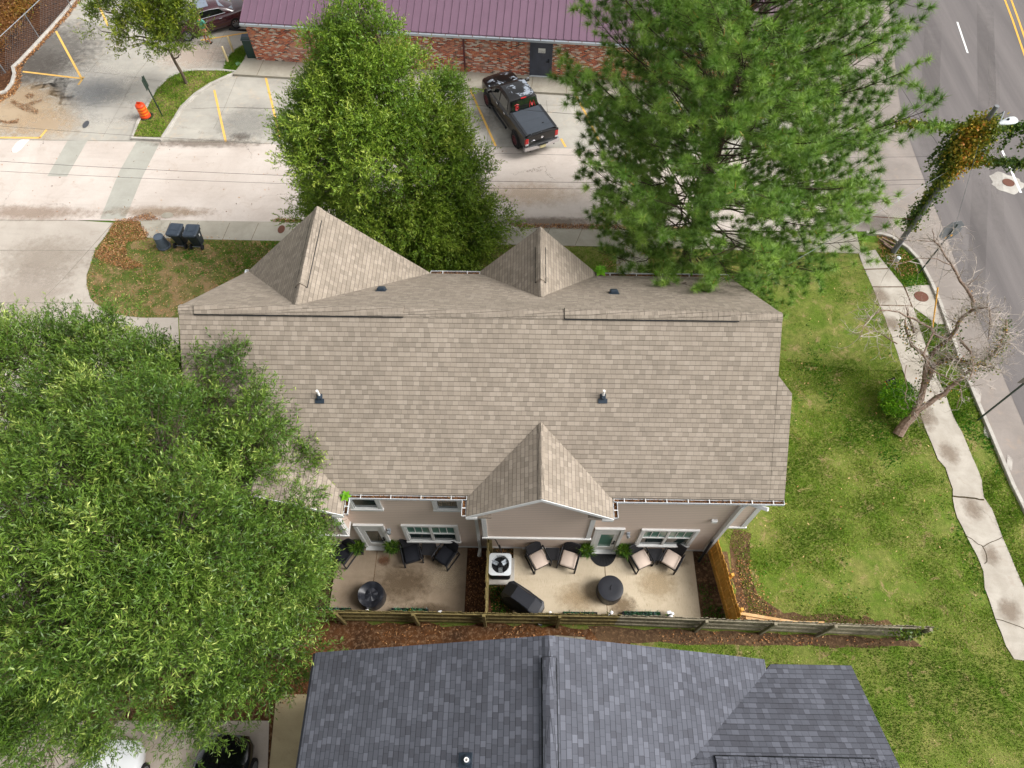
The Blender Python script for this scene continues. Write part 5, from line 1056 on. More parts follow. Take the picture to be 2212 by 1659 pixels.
for s in (-1, 1):
    for a, b, t in ((1.45, .42, .78), (.34, -.55, .0)):
        x = .91*s; Q = [(x, a, 1.30), (x, b, 1.30), (s*.79, b+.04 if t else b+.1, 1.78), (s*.79, t if t else a, 1.78)]; glassquad('side_window', Q if s < 0 else Q[::-1])
    m = MB(); m.box((s*1.14, 1.22, 1.42), (.26, .12, .2), b=.03); m.box((s*.98, 1.22, 1.33), (.2, .05, .05)); m.build('mirror', M['truck'], o)
    m = MB(); m.tube([(s*1.06, 1.35, .42), (s*1.06, -.75, .42)], .06, 8); m.build('running_board', M['darkm'], o)
    for y in (.5, -.42): m = MB(); m.box((s*1.01, y, 1.1), (.04, .2, .04), b=.01); m.build('door_handle', M['chrome'], o)
    m = MB(); m.box((s*.86, -2.87, 1.0), (.2, .13, .42), b=.03); m.build('taillight', M['redl'], o); m = MB(); m.box((s*.86, -2.905, .85), (.17, .08, .1), b=.01); m.build('reverse_lamp', M['olens'], o)
    for y in (1.84, -1.83):
        m = MB(); m.tube([(s*.6, y, .47), (s*1.006, y, .47)], .52, 24); m.build('wheel_arch', M['rubber'], o)
        wheel(o, s*1.07, y, .43, .28, 8, M['maroon'])
    m = MB()
    m.box((s*.99, .46, .9), (.03, .012, .55)); m.build('door_seam', M['rubber'], o)
m = MB(); m.loft([[(x, -2.98-.08*(1-abs(x)), .5), (x, -2.80, .5), (x, -2.80, .72), (x, -2.98-.1*(1-abs(x)), .72)] for x in (-1.0, -.9, -.5, -.3, 0, .3, .5, .9, 1.0)]); m.build('rear_bumper', M['chrome'], o, smooth=25, fix=True)
m = MB(); m.box((0, -3.06, .73), (.6, .1, .02)); m.build('bumper_step', M['rubber'], o)
m = MB(); m.box((0, -3.09, .62), (.34, .02, .17), b=.005); pl = m.build('licence_plate', plain('plate_cream', (206, 196, 150), .5), o)
m = MB(); m.box((0, -1.85, 1.375), (1.62, 1.9, .03), b=.01); 
for y in (-2.45, -1.85, -1.3): m.box((0, y, 1.392), (1.5, .015, .006))
m.build('tonneau_cover', M['bed'], o)
for s in (-1, 1): m = MB(); m.box((s*.83, -1.85, 1.365), (.17, 1.98, .06), b=.02); m.build('bed_rail', M['planter'], o)
m = MB(); m.box((.35, -2.3, 1.41), (.1, .04, .02)); m.build('lock', M['rubber'], o)
m = MB(); m.box((0, -.66, 1.9), (.3, .06, .05), b=.01); m.build('brake_light', M['redl'], o)
m = MB(); m.lathe((0, 0, 0), [(.085, 0), (.085, .02), (.06, .03)], 6, Matrix.Translation((0, -2.91, 1.08)) @ Matrix.Rotation(R(90), 4, 'X')); m.build('emblem', M['chrome'], o)
m = MB(); m.tube([(-.62, -2.92, .98), (-.5, -2.925, 1.04), (-.4, -2.92, 1.0)], .014, 4); m.build('badge', M['chrome'], o)
# two red window decals: a globe-and-anchor style emblem and a horned mask style one
ey = lambda z: -.86+(z-1.3)*(.2/.55); dz = MB()
def stroke(L, r=.014): dz.tube([(x, -.86+(z-1.34)*.354-.02, z) for x, z in L], r, 4)
cx, cz = -.44, 1.52; stroke([(cx+.1*math.cos(t), cz+.09*math.sin(t)) for t in [i*.5 for i in range(14)]]); stroke([(cx-.12, cz+.13), (cx, cz+.17), (cx+.13, cz+.12)], .02); stroke([(cx-.1, cz-.06), (cx+.09, cz+.05)]); stroke([(cx, cz+.12), (cx, cz-.12), (cx-.1, cz-.1)], .016); stroke([(cx-.05, cz), (cx+.03, cz+.04)], .022)
cx = .44; stroke([(cx-.16, cz-.14), (cx-.13, cz+.06), (cx-.08, cz+.17), (cx-.06, cz+.05), (cx+.06, cz+.05), (cx+.08, cz+.17), (cx+.13, cz+.06), (cx+.16, cz-.14)]); stroke([(cx-.06, cz), (cx, cz-.1), (cx+.06, cz), (cx-.06, cz)], .02); stroke([(cx-.03, cz-.05), (cx+.03, cz-.05)], .025)
dz.build('decal', M['red'], o)
m = MB(); [m.tube([(s*.7, -3.0, .46), (s*.7, -2.7, .46)], .035, 8) for s in (-1, 1)]; m.build('exhaust_tip', M['darkm'], o)
o.location = (TB.x+math.cos(hdg)*1.05*.98, TB.y+math.sin(hdg)*1.05*.98, .006); o.rotation_euler = (0, 0, hdg)
text('4X4', Matrix.Identity(4), .01, M['chrome'], 'x', o) if False else None

def make_car(label, matb, loc, rz, L=4.9, W=.93, sun=False, rim='steel'):
    o = thing('parked_car', label, 'car'); h = L/2; m = MB()
    m.loft([sect(-h, .6*W, .78, .42), sect(-h+.12, .86*W, .95, .3), sect(-h+.55, .97*W, 1.0, .24), sect(-h+1.3, W, .98, .22), sect(0, W, .95, .2), sect(h-1.5, W, .93, .22), sect(h-.8, .96*W, .86, .24), sect(h-.3, .86*W, .74, .26), sect(h-.05, .62*W, .6, .3)]); m.build('body', matb, o, smooth=45, fix=True)
    C_ = [(-h+.75, .66, 1.0), (-h+1.2, .62, 1.24), (-h+1.7, .58, 1.40), (-h+2.3, .57, 1.45), (-h+2.9, .58, 1.42), (-h+3.3, .62, 1.24), (-h+3.85, .7, .95)]; rings = []
    for (y, w_, z) in C_: rings.append([(-.84*W, y, .9), (-.83*W, y, min(z, 1.0)), (-w_-.05, y, max(min(z, z-.07), .95)), (-w_+.05, y, z), (0, y, z+.03), (w_-.05, y, z), (w_+.05, y, max(min(z, z-.07), .95)), (.83*W, y, min(z, 1.0)), (.84*W, y, .9)])
    m = MB(); m.loft(rings); m.build('roof', matb, o, smooth=35, fix=True)
    glassquad('windshield', [(-.68, -h+3.78, .99), (.68, -h+3.78, .99), (.53, -h+2.98, 1.41), (-.53, -h+2.98, 1.41)], off=.015, par=o)
    glassquad('rear_window', [(.62, -h+.85, 1.05), (-.62, -h+.85, 1.05), (-.5, -h+1.6, 1.39), (.5, -h+1.6, 1.39)], off=.02, par=o, mat=M['sglass'] if sun else M['cglass'])
    if sun: glassquad('sunroof', [(-.42, -h+2.15, 1.47), (-.42, -h+2.8, 1.455), (.42, -h+2.8, 1.455), (.42, -h+2.15, 1.47)][::-1], M['sglass'], .012, o)
    for s in (-1, 1):
        x0_, x1_ = .80*W*s, .655*s; Q = [(x0_, -h+3.5, 1.0), (x0_, -h+1.35, 1.03), (x1_, -h+1.65, 1.32), (x1_, -h+2.2, 1.37), (x1_, -h+2.75, 1.35)]; sw = glassquad('side_window', Q if s < 0 else Q[::-1], off=.02, par=o)
        m = MB(); m.tube([Vector(q)+Vector((s*.02, 0, .01)) for q in Q]+[Vector(Q[0])+Vector((s*.02, 0, .01))], .014, 4); m.build('window_trim', M['chrome'], o)
        for y in (-h+1.75, -h+2.65): m = MB(); m.box((s*W*1.0, y, .86), (.03, .2, .03), b=.008); m.build('door_handle', M['chrome'], o)
        m = MB(); m.box((s*.97, -h+3.35, 1.0), (.16, .1, .12), b=.03); m.build('mirror', matb, o)
        for y in (-h+.98, h-.95): wheel(o, s*(W+.0), y, .33, .22, 7, M[rim], .68)
        m = MB(); m.loft([[(s*x, y, z) for (y, z) in ((yy, .6), (yy-.1, .69), (yy-.22, .70), (yy-.1, .6))] for x, yy in ((.78*W, h-.27), (.66*W, h-.17), (.56*W, h-.12))]); m.build('headlight', M['olens'], o, fix=True)
        m = MB(); m.box((s*.62*W, -h+.08, .8), (.4, .12, .12), b=.03); m.build('taillight', M['redl'], o)
    o.location = loc; o.rotation_euler = (0, 0, rz); return o
# sedan: rear wheel contact seen; heads to the lower left
v = (at(*cA(1190, 260), .95)-at(*cA(690, 390), .95)) if 'cA' in globals() else None
cA = K(480, 0, 7.373); rw_ = at(*cA(1330, 590)); v = at(*cA(690, 390), .95)-at(*cA(1190, 260), .95); hd = math.atan2(v.y, v.x)-math.pi/2
fwd = Vector((-math.sin(hd), math.cos(hd), 0)); rgt = Vector((math.cos(hd), math.sin(hd), 0))
c = rw_+fwd*(2.45-.98)-(-rgt)*.93*1.0
c = rw_+fwd*(2.45-.98)-rgt*.93*(-1 if (rgt.y > 0) else 1)
make_car('dark maroon sedan with chrome window trim and a sunroof at the top edge', M['sedan'], (c.x, c.y, .006), hd, sun=True)
p = at(235, 1640, .9); make_car('white car mostly hidden under the big tree', M['wcar'], (p.x, p.y-1.75, .025), R(-2), L=4.7)
p = at(478, 1640, .9); make_car('glossy black car with its nose showing at the bottom edge', M['bcar'], (p.x-.1, p.y-1.6, .025), R(-3), L=4.7)
m = MB(); a = at(*cA(1150, 615)); b = at(*cA(1540, 640)); d = b-a; m.box((0, 0, .06), (d.length, .14, .1), Matrix.Translation((a+b)/2) @ Matrix.Rotation(math.atan2(d.y, d.x), 4, 'Z'), b=.03); tag(m.build('wheel_stop', M['rubber']), 'black rubber wheel stop beside the maroon sedan', 'wheel stop')
# ------------------------------------------------------------ the person by the maroon car
fA, fB = at(*cA(705, 885)), at(*cA(765, 900)); c = (fA+fB)/2; pz = R(-12)
PO = thing('person', 'person in a teal t-shirt and khaki shorts standing beside the maroon car', 'person', (c.x, c.y, .008), pz)
def skin(name, V, E_, rad, mat, parent, lvl=2, root=0):
    me = bpy.data.meshes.new(name); me.from_pydata(V, E_, []); o = bpy.data.objects.new(name, me); SC.collection.objects.link(o); me.materials.append(mat); o.parent = parent
    sk = o.modifiers.new('s', 'SKIN'); sb = o.modifiers.new('d', 'SUBSURF'); sb.levels = lvl; sb.render_levels = lvl; sk.use_smooth_shade = True
    for i, d in enumerate(me.skin_vertices[0].data): d.radius = rad[i] if isinstance(rad[i], tuple) else (rad[i], rad[i]); d.use_root = (i == root)
    return o
V = [(0, 0, .95), (0, .0, 1.12), (0, .01, 1.3), (0, .01, 1.44), (0, .02, 1.53), (0, .03, 1.62), (0, .045, 1.72),
     (-.1, 0, .9), (-.12, 0, .5), (-.13, 0, .1), (-.13, .09, .05), (.1, 0, .9), (.13, -.02, .5), (.15, -.03, .1), (.15, .06, .05),
     (-.19, .01, 1.42), (-.3, .1, 1.2), (-.26, .32, 1.1), (-.25, .38, 1.09), (.19, .01, 1.42), (.27, -.02, 1.16), (.24, .1, .93), (.235, .13, .87)]
E_ = [(0, 1), (1, 2), (2, 3), (3, 4), (4, 5), (5, 6), (0, 7), (7, 8), (8, 9), (9, 10), (0, 11), (11, 12), (12, 13), (13, 14), (3, 15), (15, 16), (16, 17), (17, 18), (3, 19), (19, 20), (20, 21), (21, 22)]
rad = [(.16, .12), (.15, .11), (.17, .12), (.14, .1), .055, .085, .08, .09, .06, .04, .035, .09, .06, .04, .035, .06, .045, .035, .03, .06, .045, .035, .03]
hands = [(18, (-.25, .38, 1.09), (0, 1, 0)), (22, (.235, .13, .87), (0, .45, -1))]
for base, p, d in hands:
    d = Vector(d).normalized(); q = Vector((1, 0, 0))
    for i, (o_, L_) in enumerate(((-.03, .075), (-.01, .085), (.01, .08), (.03, .065))):
        a = Vector(p)+q*o_+d*.05; b = a+d*L_*.55; e = b+d*L_*.4+Vector((0, 0, -.02)); k = len(V); V += [tuple(a), tuple(b), tuple(e)]; E_ += [(base, k), (k, k+1), (k+1, k+2)]; rad += [.011, .009, .007]
    a = Vector(p)+q*.04; k = len(V); V += [tuple(a+d*.02), tuple(a+q*.015+d*.06)]; E_ += [(base, k), (k, k+1)]; rad += [.012, .009]
k = len(V); V += [(0, .125, 1.63)]; E_ += [(5, k)]; rad += [.016]            # nose
skin('body', V, E_, rad, M['skin'], PO)
skin('shirt', [(0, 0, .93), (0, 0, 1.12), (0, .01, 1.3), (0, .01, 1.45), (-.2, .01, 1.42), (-.27, .06, 1.27), (.2, .01, 1.42), (.265, 0, 1.24)], [(0, 1), (1, 2), (2, 3), (3, 4), (4, 5), (3, 6), (6, 7)], [(.2, .15), (.185, .14), (.195, .14), (.12, .1), .085, .075, .085, .075], M['teal'], PO)
skin('shorts', [(0, 0, .93), (0, 0, .86), (-.1, 0, .82), (-.125, 0, .5), (.1, 0, .82), (.135, -.02, .5)], [(0, 1), (1, 2), (2, 3), (1, 4), (4, 5)], [(.18, .13), (.17, .13), .11, .095, .11, .095], M['khaki'], PO)
for x, y in ((-.13, 0), (.15, -.03)): skin('shoe', [(x, y-.03, .05), (x, y+.1, .045), (x, y+.2, .035)], [(0, 1), (1, 2)], [.055, .052, .04], M['rubber'], PO)
skin('hair', [(0, .0, 1.66), (0, .0, 1.74), (0, .05, 1.8)], [(0, 1), (1, 2)], [.075, .095, .07], M['hair'], PO)
for s in (-1, 1): m = MB(); m.lathe((s*.035, .118, 1.665), [(.012, -.008), (.014, 0), (.01, .008)], 8); m.v = [Matrix.Translation((c.x, c.y, 0)) @ Matrix.Rotation(pz, 4, 'Z') @ v for v in m.v]; m.build('eye', M['hair'], PO); m = MB(); m.box((s*.088, .03, 1.655), (.02, .04, .06), b=.008); m.v = [Matrix.Translation((c.x, c.y, 0)) @ Matrix.Rotation(pz, 4, 'Z') @ v for v in m.v]; m.build('ear', M['skin'], PO)

# ------------------------------------------------------------ trees
def gapnoise(p, s, seed):
    r = np.random.default_rng(seed); v = np.zeros(len(p))
    for i in range(6):
        k = r.normal(size=3); k = k/np.linalg.norm(k)*s*(.6+r.random()*1.2); v += np.sin(p @ k + r.random()*6.28)
    return v/6**.5
def limb(a, b, n=5, wob=.12, rise=.0):
    a, b = Vector(a), Vector(b); L = (b-a).length; out = []
    for i in range(n+1):
        t = i/n; p = a.lerp(b, t); q = wob*L*math.sin(math.pi*t)*.5; out.append(p+Vector((random.uniform(-q, q), random.uniform(-q, q), rise*L*math.sin(math.pi*t))))
    return out
def oak(name, label, base, top, lobes, nsp, tw, lv, LL, LW, mat, group=None, spl=1.0, seed=1, gap=-.35, barkm='bark', tr=.22, csz=11, clr=1.0):
    global RNG; RNG = np.random.default_rng(seed); random.seed(seed)
    o = thing(name, label, 'tree', base, 0, group); base = Vector(base); top = Vector(top)
    m = MB(); tp = limb(base, top, 7, .03); m.tube(tp, [tr*(1-.85*i/7)+.01 for i in range(8)], 9); 
    lob = [(np.array(l[:3]), np.array(l[3:6])) for l in lobes]; w_ = np.array([l[3]*l[4]+l[4]*l[5]+l[3]*l[5] for l in lobes]); w_ = w_/w_.sum()
    def shell(k, pw):
        idx = RNG.choice(len(lob), k, p=w_); cen = np.array([l[0] for l in lob])[idx]; rad = np.array([l[1] for l in lob])[idx]
        d = RNG.normal(size=(k, 3)); d /= np.linalg.norm(d, axis=1)[:, None]; return idx, cen+d*rad*(RNG.random(k)**pw)[:, None], d
    nc = int(nsp/csz); rc = .62*spl*clr; ci, CP, CD = shell(nc, .33); mid = np.array(base.lerp(top, .45))
    out_ = CP-mid; out_ /= np.linalg.norm(out_, axis=1)[:, None]; ctint = RNG.random(nc)
    ck = RNG.integers(0, nc, nsp); d = RNG.normal(size=(nsp, 3)); d += out_[ck]*.9; d[:, 2] += .35; d /= np.linalg.norm(d, axis=1)[:, None]
    csc = (.6+.8*RNG.random(nc))[ck]; P = CP[ck]+d*(rc*csc*(.35+.65*RNG.random(nsp)**.5))[:, None]*np.array([1.15, 1.15, .8]); ns = nsp
    ax = d*.9+out_[ck]*.45; ax[:, 2] += .1; ax += RNG.normal(size=(ns, 3))*.22; ax /= np.linalg.norm(ax, axis=1)[:, None]; idx = ci[ck]; kk = list(range(ns))
    # limbs to each lobe, secondary branches to sprays
    hub = []
    for l in lobes:
        c_ = Vector(l[:3]); t = max(.12, min(.9, (c_.z-base.z-.45*l[5]-.2)/(top.z-base.z))); a = base.lerp(top, t*.8); L = limb(a, c_, 5, .16); m.tube(L, [tr*.42*(1-.7*i/5)+.012 for i in range(6)], 6); hub.append(L)
    for j in range(0, ns, 2):
        L = hub[idx[kk[j]]]; p = Vector(P[j]); a = min(L[1:], key=lambda q: (q-p).length+max(0, q.z-p.z)*2); b = limb(a, p, 3, .14); r0 = .012+.006*(p-a).length; m.tube(b, [r0, r0*.8, r0*.55, .005], 4, False)
    m.build('trunk', M[barkm], o, smooth=True)
    # twigs
    n = ns*tw; S = np.repeat(np.arange(ns), tw); t = np.tile(np.linspace(0.0, 1, tw), ns)+RNG.random(n)*.08; A = ax[S]; r = RNG.normal(size=(n, 3)); r -= A*(r*A).sum(1)[:, None]; r /= np.linalg.norm(r, axis=1)[:, None]
    sl = spl*.62*(.6+.8*RNG.random(ns))[S]
    Q = P[S]+A*(t*sl*.8)[:, None]+r*(sl*.34*(1-t*.75)*RNG.random(n)**.5)[:, None]; D = A*(.45+.6*t)[:, None]+r*(1-.6*t)[:, None]*.85; D[:, 2] += .12; D /= np.linalg.norm(D, axis=1)[:, None]
    tl = LL*3.0*(.7+.5*RNG.random(n)); st = RNG.random(ns)[S]*.2+(ctint[ck]*.34)[S]
    # stems
    E1 = Q+D*tl[:, None]; sd_ = np.cross(D, RNG.normal(size=(n, 3))); sd_ /= np.linalg.norm(sd_, axis=1)[:, None]; sw = .0028 if LL < .12 else .004
    npmesh('twigs', np.stack([Q-sd_*sw, Q+sd_*sw, E1], 1), 3, M['stem'], o)
    # leaves
    T = np.repeat(np.arange(n), lv); u = np.tile(np.linspace(.1, 1, lv), n); p = Q[T]+D[T]*(tl[T]*u)[:, None]; r2 = RNG.normal(size=(n*lv, 3)); ld = D[T]*.7+r2*.62; ld[:, 2] += .05; ld /= np.linalg.norm(ld, axis=1)[:, None]
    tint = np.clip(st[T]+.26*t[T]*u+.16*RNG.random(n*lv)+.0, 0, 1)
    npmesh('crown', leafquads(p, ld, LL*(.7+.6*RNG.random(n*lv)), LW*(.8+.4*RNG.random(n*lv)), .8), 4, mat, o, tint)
    return o
def lb(px, py, z, r, rz=None, ry=None): p = at(px, py, z); return (p.x, p.y, z, r, ry or r, rz or r*.75)
# big willow oak at the left
base = Vector((-10.4, 5.0, 0))
L1 = [lb(590, 1220, 4.9, 1.1), lb(520, 980, 7.2, 1.4), lb(350, 1000, 8.4, 1.8), lb(150, 930, 7.8, 1.8), lb(80, 1180, 8.6, 2.2), lb(350, 1210, 9.2, 2.1), lb(540, 1200, 6.8, 1.6), lb(280, 1370, 7.2, 1.7), lb(520, 1370, 5.2, 1.4), lb(60, 1400, 6.2, 1.9), lb(420, 1400, 4.0, 1.5), lb(180, 1430, 4.2, 1.5), lb(-60, 1050, 7, 2.2), lb(400, 850, 7.0, 1.0), lb(100, 720, 6.6, .55), lb(90, 790, 6.8, .8), lb(250, 790, 7.0, .9), lb(450, 880, 7.4, 1.0), lb(30, 800, 7, 1.1), lb(630, 1010, 5.9, .6), lb(580, 1340, 3.8, .8), lb(470, 1480, 3.0, .6), lb(60, 1540, 4.6, .9), lb(280, 1520, 3.6, .7), lb(320, 880, 7.4, 1.1), lb(180, 1290, 8.2, 1.7), lb(240, 1080, 8.8, 1.8), lb(190, 860, 6.8, 1.0), lb(290, 860, 7.2, .8), lb(60, 900, 7, 1.2), lb(100, 1610, 3.8, .7), lb(240, 1570, 3.4, .6), lb(400, 1540, 3.2, .5)]
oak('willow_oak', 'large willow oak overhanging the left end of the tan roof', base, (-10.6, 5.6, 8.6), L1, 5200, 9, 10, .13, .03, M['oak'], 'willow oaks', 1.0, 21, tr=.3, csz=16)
base = Vector((-4.8, 21.7, 0))
L2 = [lb(805, 75, 10.8, .5, 1.1), lb(740, 110, 10.2, .4), lb(795, 160, 9.6, 1.0), lb(735, 250, 8.2, 1.15), lb(875, 240, 8.2, 1.2), lb(700, 330, 7.0, 1.15), lb(950, 215, 7.8, .45), lb(820, 330, 7.6, 1.5), lb(920, 340, 6.2, 1.25), lb(760, 400, 5.2, 1.5), lb(920, 430, 4.6, 1.5), lb(1000, 420, 4.2, .8), lb(850, 480, 3.8, 1.7), lb(985, 510, 3.0, 1.3), lb(715, 440, 4.0, .95), lb(920, 550, 2.6, 1.3), lb(1060, 470, 3.4, .45), lb(680, 260, 7.8, .7), lb(985, 350, 5.6, .55), lb(650, 230, 7.8, .3), lb(960, 550, 2.2, 1.2), lb(840, 530, 2.6, 1.2), lb(760, 190, 9.0, .9), lb(860, 170, 9.0, .8), lb(715, 190, 8.6, .5), lb(915, 250, 7.8, .8), lb(950, 285, 7.0, .6), lb(955, 330, 6.2, .7), lb(690, 290, 7.6, .8), lb(1000, 460, 3.8, .8)]
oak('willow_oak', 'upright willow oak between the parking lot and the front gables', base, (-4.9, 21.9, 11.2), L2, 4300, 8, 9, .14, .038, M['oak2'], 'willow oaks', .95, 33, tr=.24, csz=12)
base = at(*c1(1430, 640), .1)
L3 = [lb(270, 50, 4.2, .75), lb(330, 20, 5.0, .9), lb(345, 75, 3.8, .8), lb(395, 90, 3.0, .7), lb(390, 118, 2.4, .5), lb(300, 85, 3.0, .55), lb(245, 30, 4.2, .5), lb(405, 50, 4.0, .45), lb(280, -20, 5.4, .9), lb(375, 20, 4.6, .6), lb(220, 68, 3.6, .3)]
oak('street_tree', 'young yellow green tree on the curved grass island', base, (base.x-.1, base.y+.1, 4.6), L3, 420, 7, 9, .15, .05, M['elm'], None, .8, 44, tr=.09, csz=9)

# pine
RNG = np.random.default_rng(5); random.seed(5)
pb = Vector((7.88, 21.6, 0)); ph = 15.4
o = thing('pine_tree', 'tall pine with bristly tufts of needles right of the front gables', 'tree', pb); m = MB(); tp = limb(pb, pb+Vector((-.5, .3, ph)), 10, .015); m.tube(tp, [.26*(1-.88*i/10) for i in range(11)], 10)
TP = []; TD = []
def rmax(z): return np.interp(z, [1.8, 3.2, 6, 9, 12, 14, 15.4], [4.6, 5.9, 6.2, 5.9, 4.7, 3.5, 1.8])
z = 2.0; az = 0
while z < ph-.2:
    for _ in range(4):
        az += 2.4+random.uniform(-.4, .4); Lr = float(rmax(z+.6))*(1-.17*max(0, math.cos(az)))*random.uniform(.78, 1.0)*(1+(.30*max(0, .5*math.cos(az)-.86*math.sin(az)) if z < 7 else 0)); t = z/ph; a = tp[0].lerp(tp[-1], t); hd_ = Vector((math.cos(az), math.sin(az), 0)); perp = Vector((-hd_.y, hd_.x, 0))
        el = .10+.5*t; P = [a+hd_*Lr*q+Vector((0, 0, Lr*(el*q+.30*q*q-.12*q*(1-q)*2)))+perp*Lr*.06*math.sin(q*5+az) for q in [i/6 for i in range(7)]]
        m.tube(P, [.026*(1-.8*i/6)*min(1.3, Lr/3)+.004 for i in range(7)], 5, False)
        ns = int(6+Lr*4)
        for s in range(ns):
            q = .3+.7*(s+random.random()*.6)/ns; i = min(5, int(q*6)); b = P[i].lerp(P[i+1], q*6-i) if i < 6 else P[-1]; sg = 1 if s % 2 else -1; sl_2 = Lr*.30*(1.15-q*.5)*random.uniform(.5, 1.3); dd = (hd_*.75+perp*sg*random.uniform(.5, 1.1)+Vector((0, 0, random.uniform(.2, .8)))).normalized(); e = b+dd*sl_2; m.tube([b, b.lerp(e, .5)-Vector((0, 0, .03)), e], [.009, .007, .004], 3, False)
            for k in range(max(2, int(sl_2/.2))):
                u = .35+.65*(k+1)/max(2, int(sl_2/.2)); c_ = b.lerp(e, u); d3 = (dd+Vector((random.gauss(0, .55), random.gauss(0, .55), random.uniform(.2, 1.1)))).normalized(); TP.append(tuple(c_+d3*.08)); TD.append(tuple(d3))
        TP.append(tuple(P[-1])); TD.append(tuple((hd_+Vector((0, 0, .7))).normalized()))
    z += .30
m.build('trunk', M['pbark'], o, smooth=True)
TP = np.array(TP); TD = np.array(TD); cell = {}; sel = []
for i in RNG.permutation(len(TP)):                       # keep the tufts apart so that each reads as a tuft
    c_ = tuple((TP[i]/.36).astype(int)); near = [cell[k] for k in [(c_[0]+a, c_[1]+b, c_[2]+e) for a in (-1, 0, 1) for b in (-1, 0, 1) for e in (-1, 0, 1)] if k in cell]
    if any(((TP[i]-TP[j])**2).sum() < .24**2 for q in near for j in q): continue
    cell.setdefault(c_, []).append(i); sel.append(i)
TP = TP[sel]; TD = TD[sel]; gn = gapnoise(TP, 1.5, 8); keep = gn > -1.0; TP = TP[keep]; TD = TD[keep]; nt_ = len(TP); nn = 110

S = np.repeat(np.arange(nt_), nn); n = len(S); D = RNG.normal(size=(n, 3)); D /= np.linalg.norm(D, axis=1)[:, None]; D = D*.9+TD[S]*(.3+RNG.random((n, 1))*.45); D /= np.linalg.norm(D, axis=1)[:, None]
p = TP[S]+TD[S]*(RNG.random((n, 1))*.14-.04); L = .255*(.8+.5*RNG.random(n))*(.85+.3*RNG.random(nt_))[S]; e = p+D*L[:, None]; sd_ = np.cross(D, RNG.normal(size=(n, 3))); sd_ /= np.linalg.norm(sd_, axis=1)[:, None]; wv = .0064
tint = np.clip(.05+.55*RNG.random(nt_)[S]+.2*RNG.random(n)+.12*gn[keep][S], 0, .95); tint[RNG.random(n) < .004] = 1
npmesh('crown', np.stack([p-sd_*wv, p+sd_*wv, e], 1), 3, M['pine'], o, tint)

# low planting in front of the house beneath the pine and gables
def bush(name, label, cat, c_, r, n, L, W, mat, zs=1.0, group=None, stem='bark', kind=None):
    o = thing(name, label, cat, (c_[0], c_[1], 0), 0, group); m = MB()
    for i in range(9):
        a = random.uniform(0, 6.28); q = r*random.uniform(.3, .8); m.tube([(c_[0], c_[1], 0), (c_[0]+q*.5*math.cos(a), c_[1]+q*.5*math.sin(a), c_[2]*.7), (c_[0]+q*math.cos(a), c_[1]+q*math.sin(a), c_[2]+r*zs*.4)], [.018, .012, .005], 4)
    m.build('stem', M[stem], o); d = RNG.normal(size=(n, 3)); d /= np.linalg.norm(d, axis=1)[:, None]; p = np.array(c_)+d*np.array([r, r, r*zs])*(RNG.random((n, 1))**.4); k = (p[:, 2] > .02) & (gapnoise(p, 7/r, n) > -.8); p = p[k]; d = d[k]
    dd = d+RNG.normal(size=d.shape)*.6; dd[:, 2] += .4; dd /= np.linalg.norm(dd, axis=1)[:, None]; npmesh('foliage', leafquads(p, dd, L*(.7+.6*RNG.random(len(p))), W, .6), 4, mat, o, np.clip(RNG.random(len(p))*.6+.25*(gapnoise(p, 9/r, n+1)), 0, 1)); return o
b1 = at(*c4(610, 1110), .45); bush('shrub', 'bright yellow green shrub at the foot of the dead tree', 'shrub', (b1.x-.1, b1.y+.1, .62), .82, 5200, .085, .045, M['shrub'], .8)
for (x, y, r, lbz) in ((7.0, 18.4, .9, 'dark rounded shrub under the pine near the front gutter'), (9.6, 19.2, .8, 'dark rounded shrub under the pine towards the road')):
    bush('shrub', lbz, 'shrub', (x, y, .6), r, 3200, .07, .03, M['oak'], .8)
# undergrowth behind the chain link fence
n = 2600; q = RNG.random((n, 2)); P_ = []
poly = [at(-260, 250), at(-60, 208), at(10, 172), at(24, 140), at(60, 95), at(125, 25), at(180, -40), at(60, -80), at(-300, -60)]
def inpoly(P, poly):
    x, y = P[:, 0], P[:, 1]; c_ = np.zeros(len(P), bool); n = len(poly); j = n-1
    for i in range(n):
        xi, yi, xj, yj = poly[i][0], poly[i][1], poly[j][0], poly[j][1]
        with np.errstate(divide='ignore', invalid='ignore'): c_ ^= ((yi > y) != (yj > y)) & (x < (xj-xi)*(y-yi)/(yj-yi+1e-12)+xi)
        j = i
    return c_
def scatter(poly, n, seed=0):
    r = np.random.default_rng(seed); a = np.array([[p[0], p[1]] for p in poly]); lo, hi = a.min(0), a.max(0); out = []
    tot = 0
    while tot < n:
        P = lo+(hi-lo)*r.random((n*2, 2)); P = P[inpoly(P, poly)]; out.append(P); tot += len(P)
        if len(P) == 0: break
    return np.concatenate(out)[:n]
P = scatter([(p.x-.9, p.y+.2) for p in poly], 3400, 3); h = .5+.9*np.clip(.5+.5*gapnoise(np.c_[P, P[:, 0]*0], .9, 2), 0, 1.5); lv = 38; S = np.repeat(np.arange(len(P)), lv); n = len(S)
c3d = np.c_[P, h*.8]; p = c3d[S]+RNG.normal(size=(n, 3))*(.34, .34, .26); p[:, 2] = np.maximum(p[:, 2], .05); d = RNG.normal(size=(n, 3)); d[:, 2] += .3; d /= np.linalg.norm(d, axis=1)[:, None]
ct = np.clip(.42+.3*gapnoise(np.c_[P, P[:, 0]*0], .55, 6)+.12*gapnoise(np.c_[P, P[:, 0]*0], 2.2, 7), 0, .85)
tag(npmesh('undergrowth', leafquads(p, d, .13, .055, .5), 4, M['brush'], None, np.clip(ct[S]+RNG.normal(size=n)*.12, 0, 1)), 'brown and green tangled undergrowth behind the chain link fence', 'undergrowth', kind='stuff')

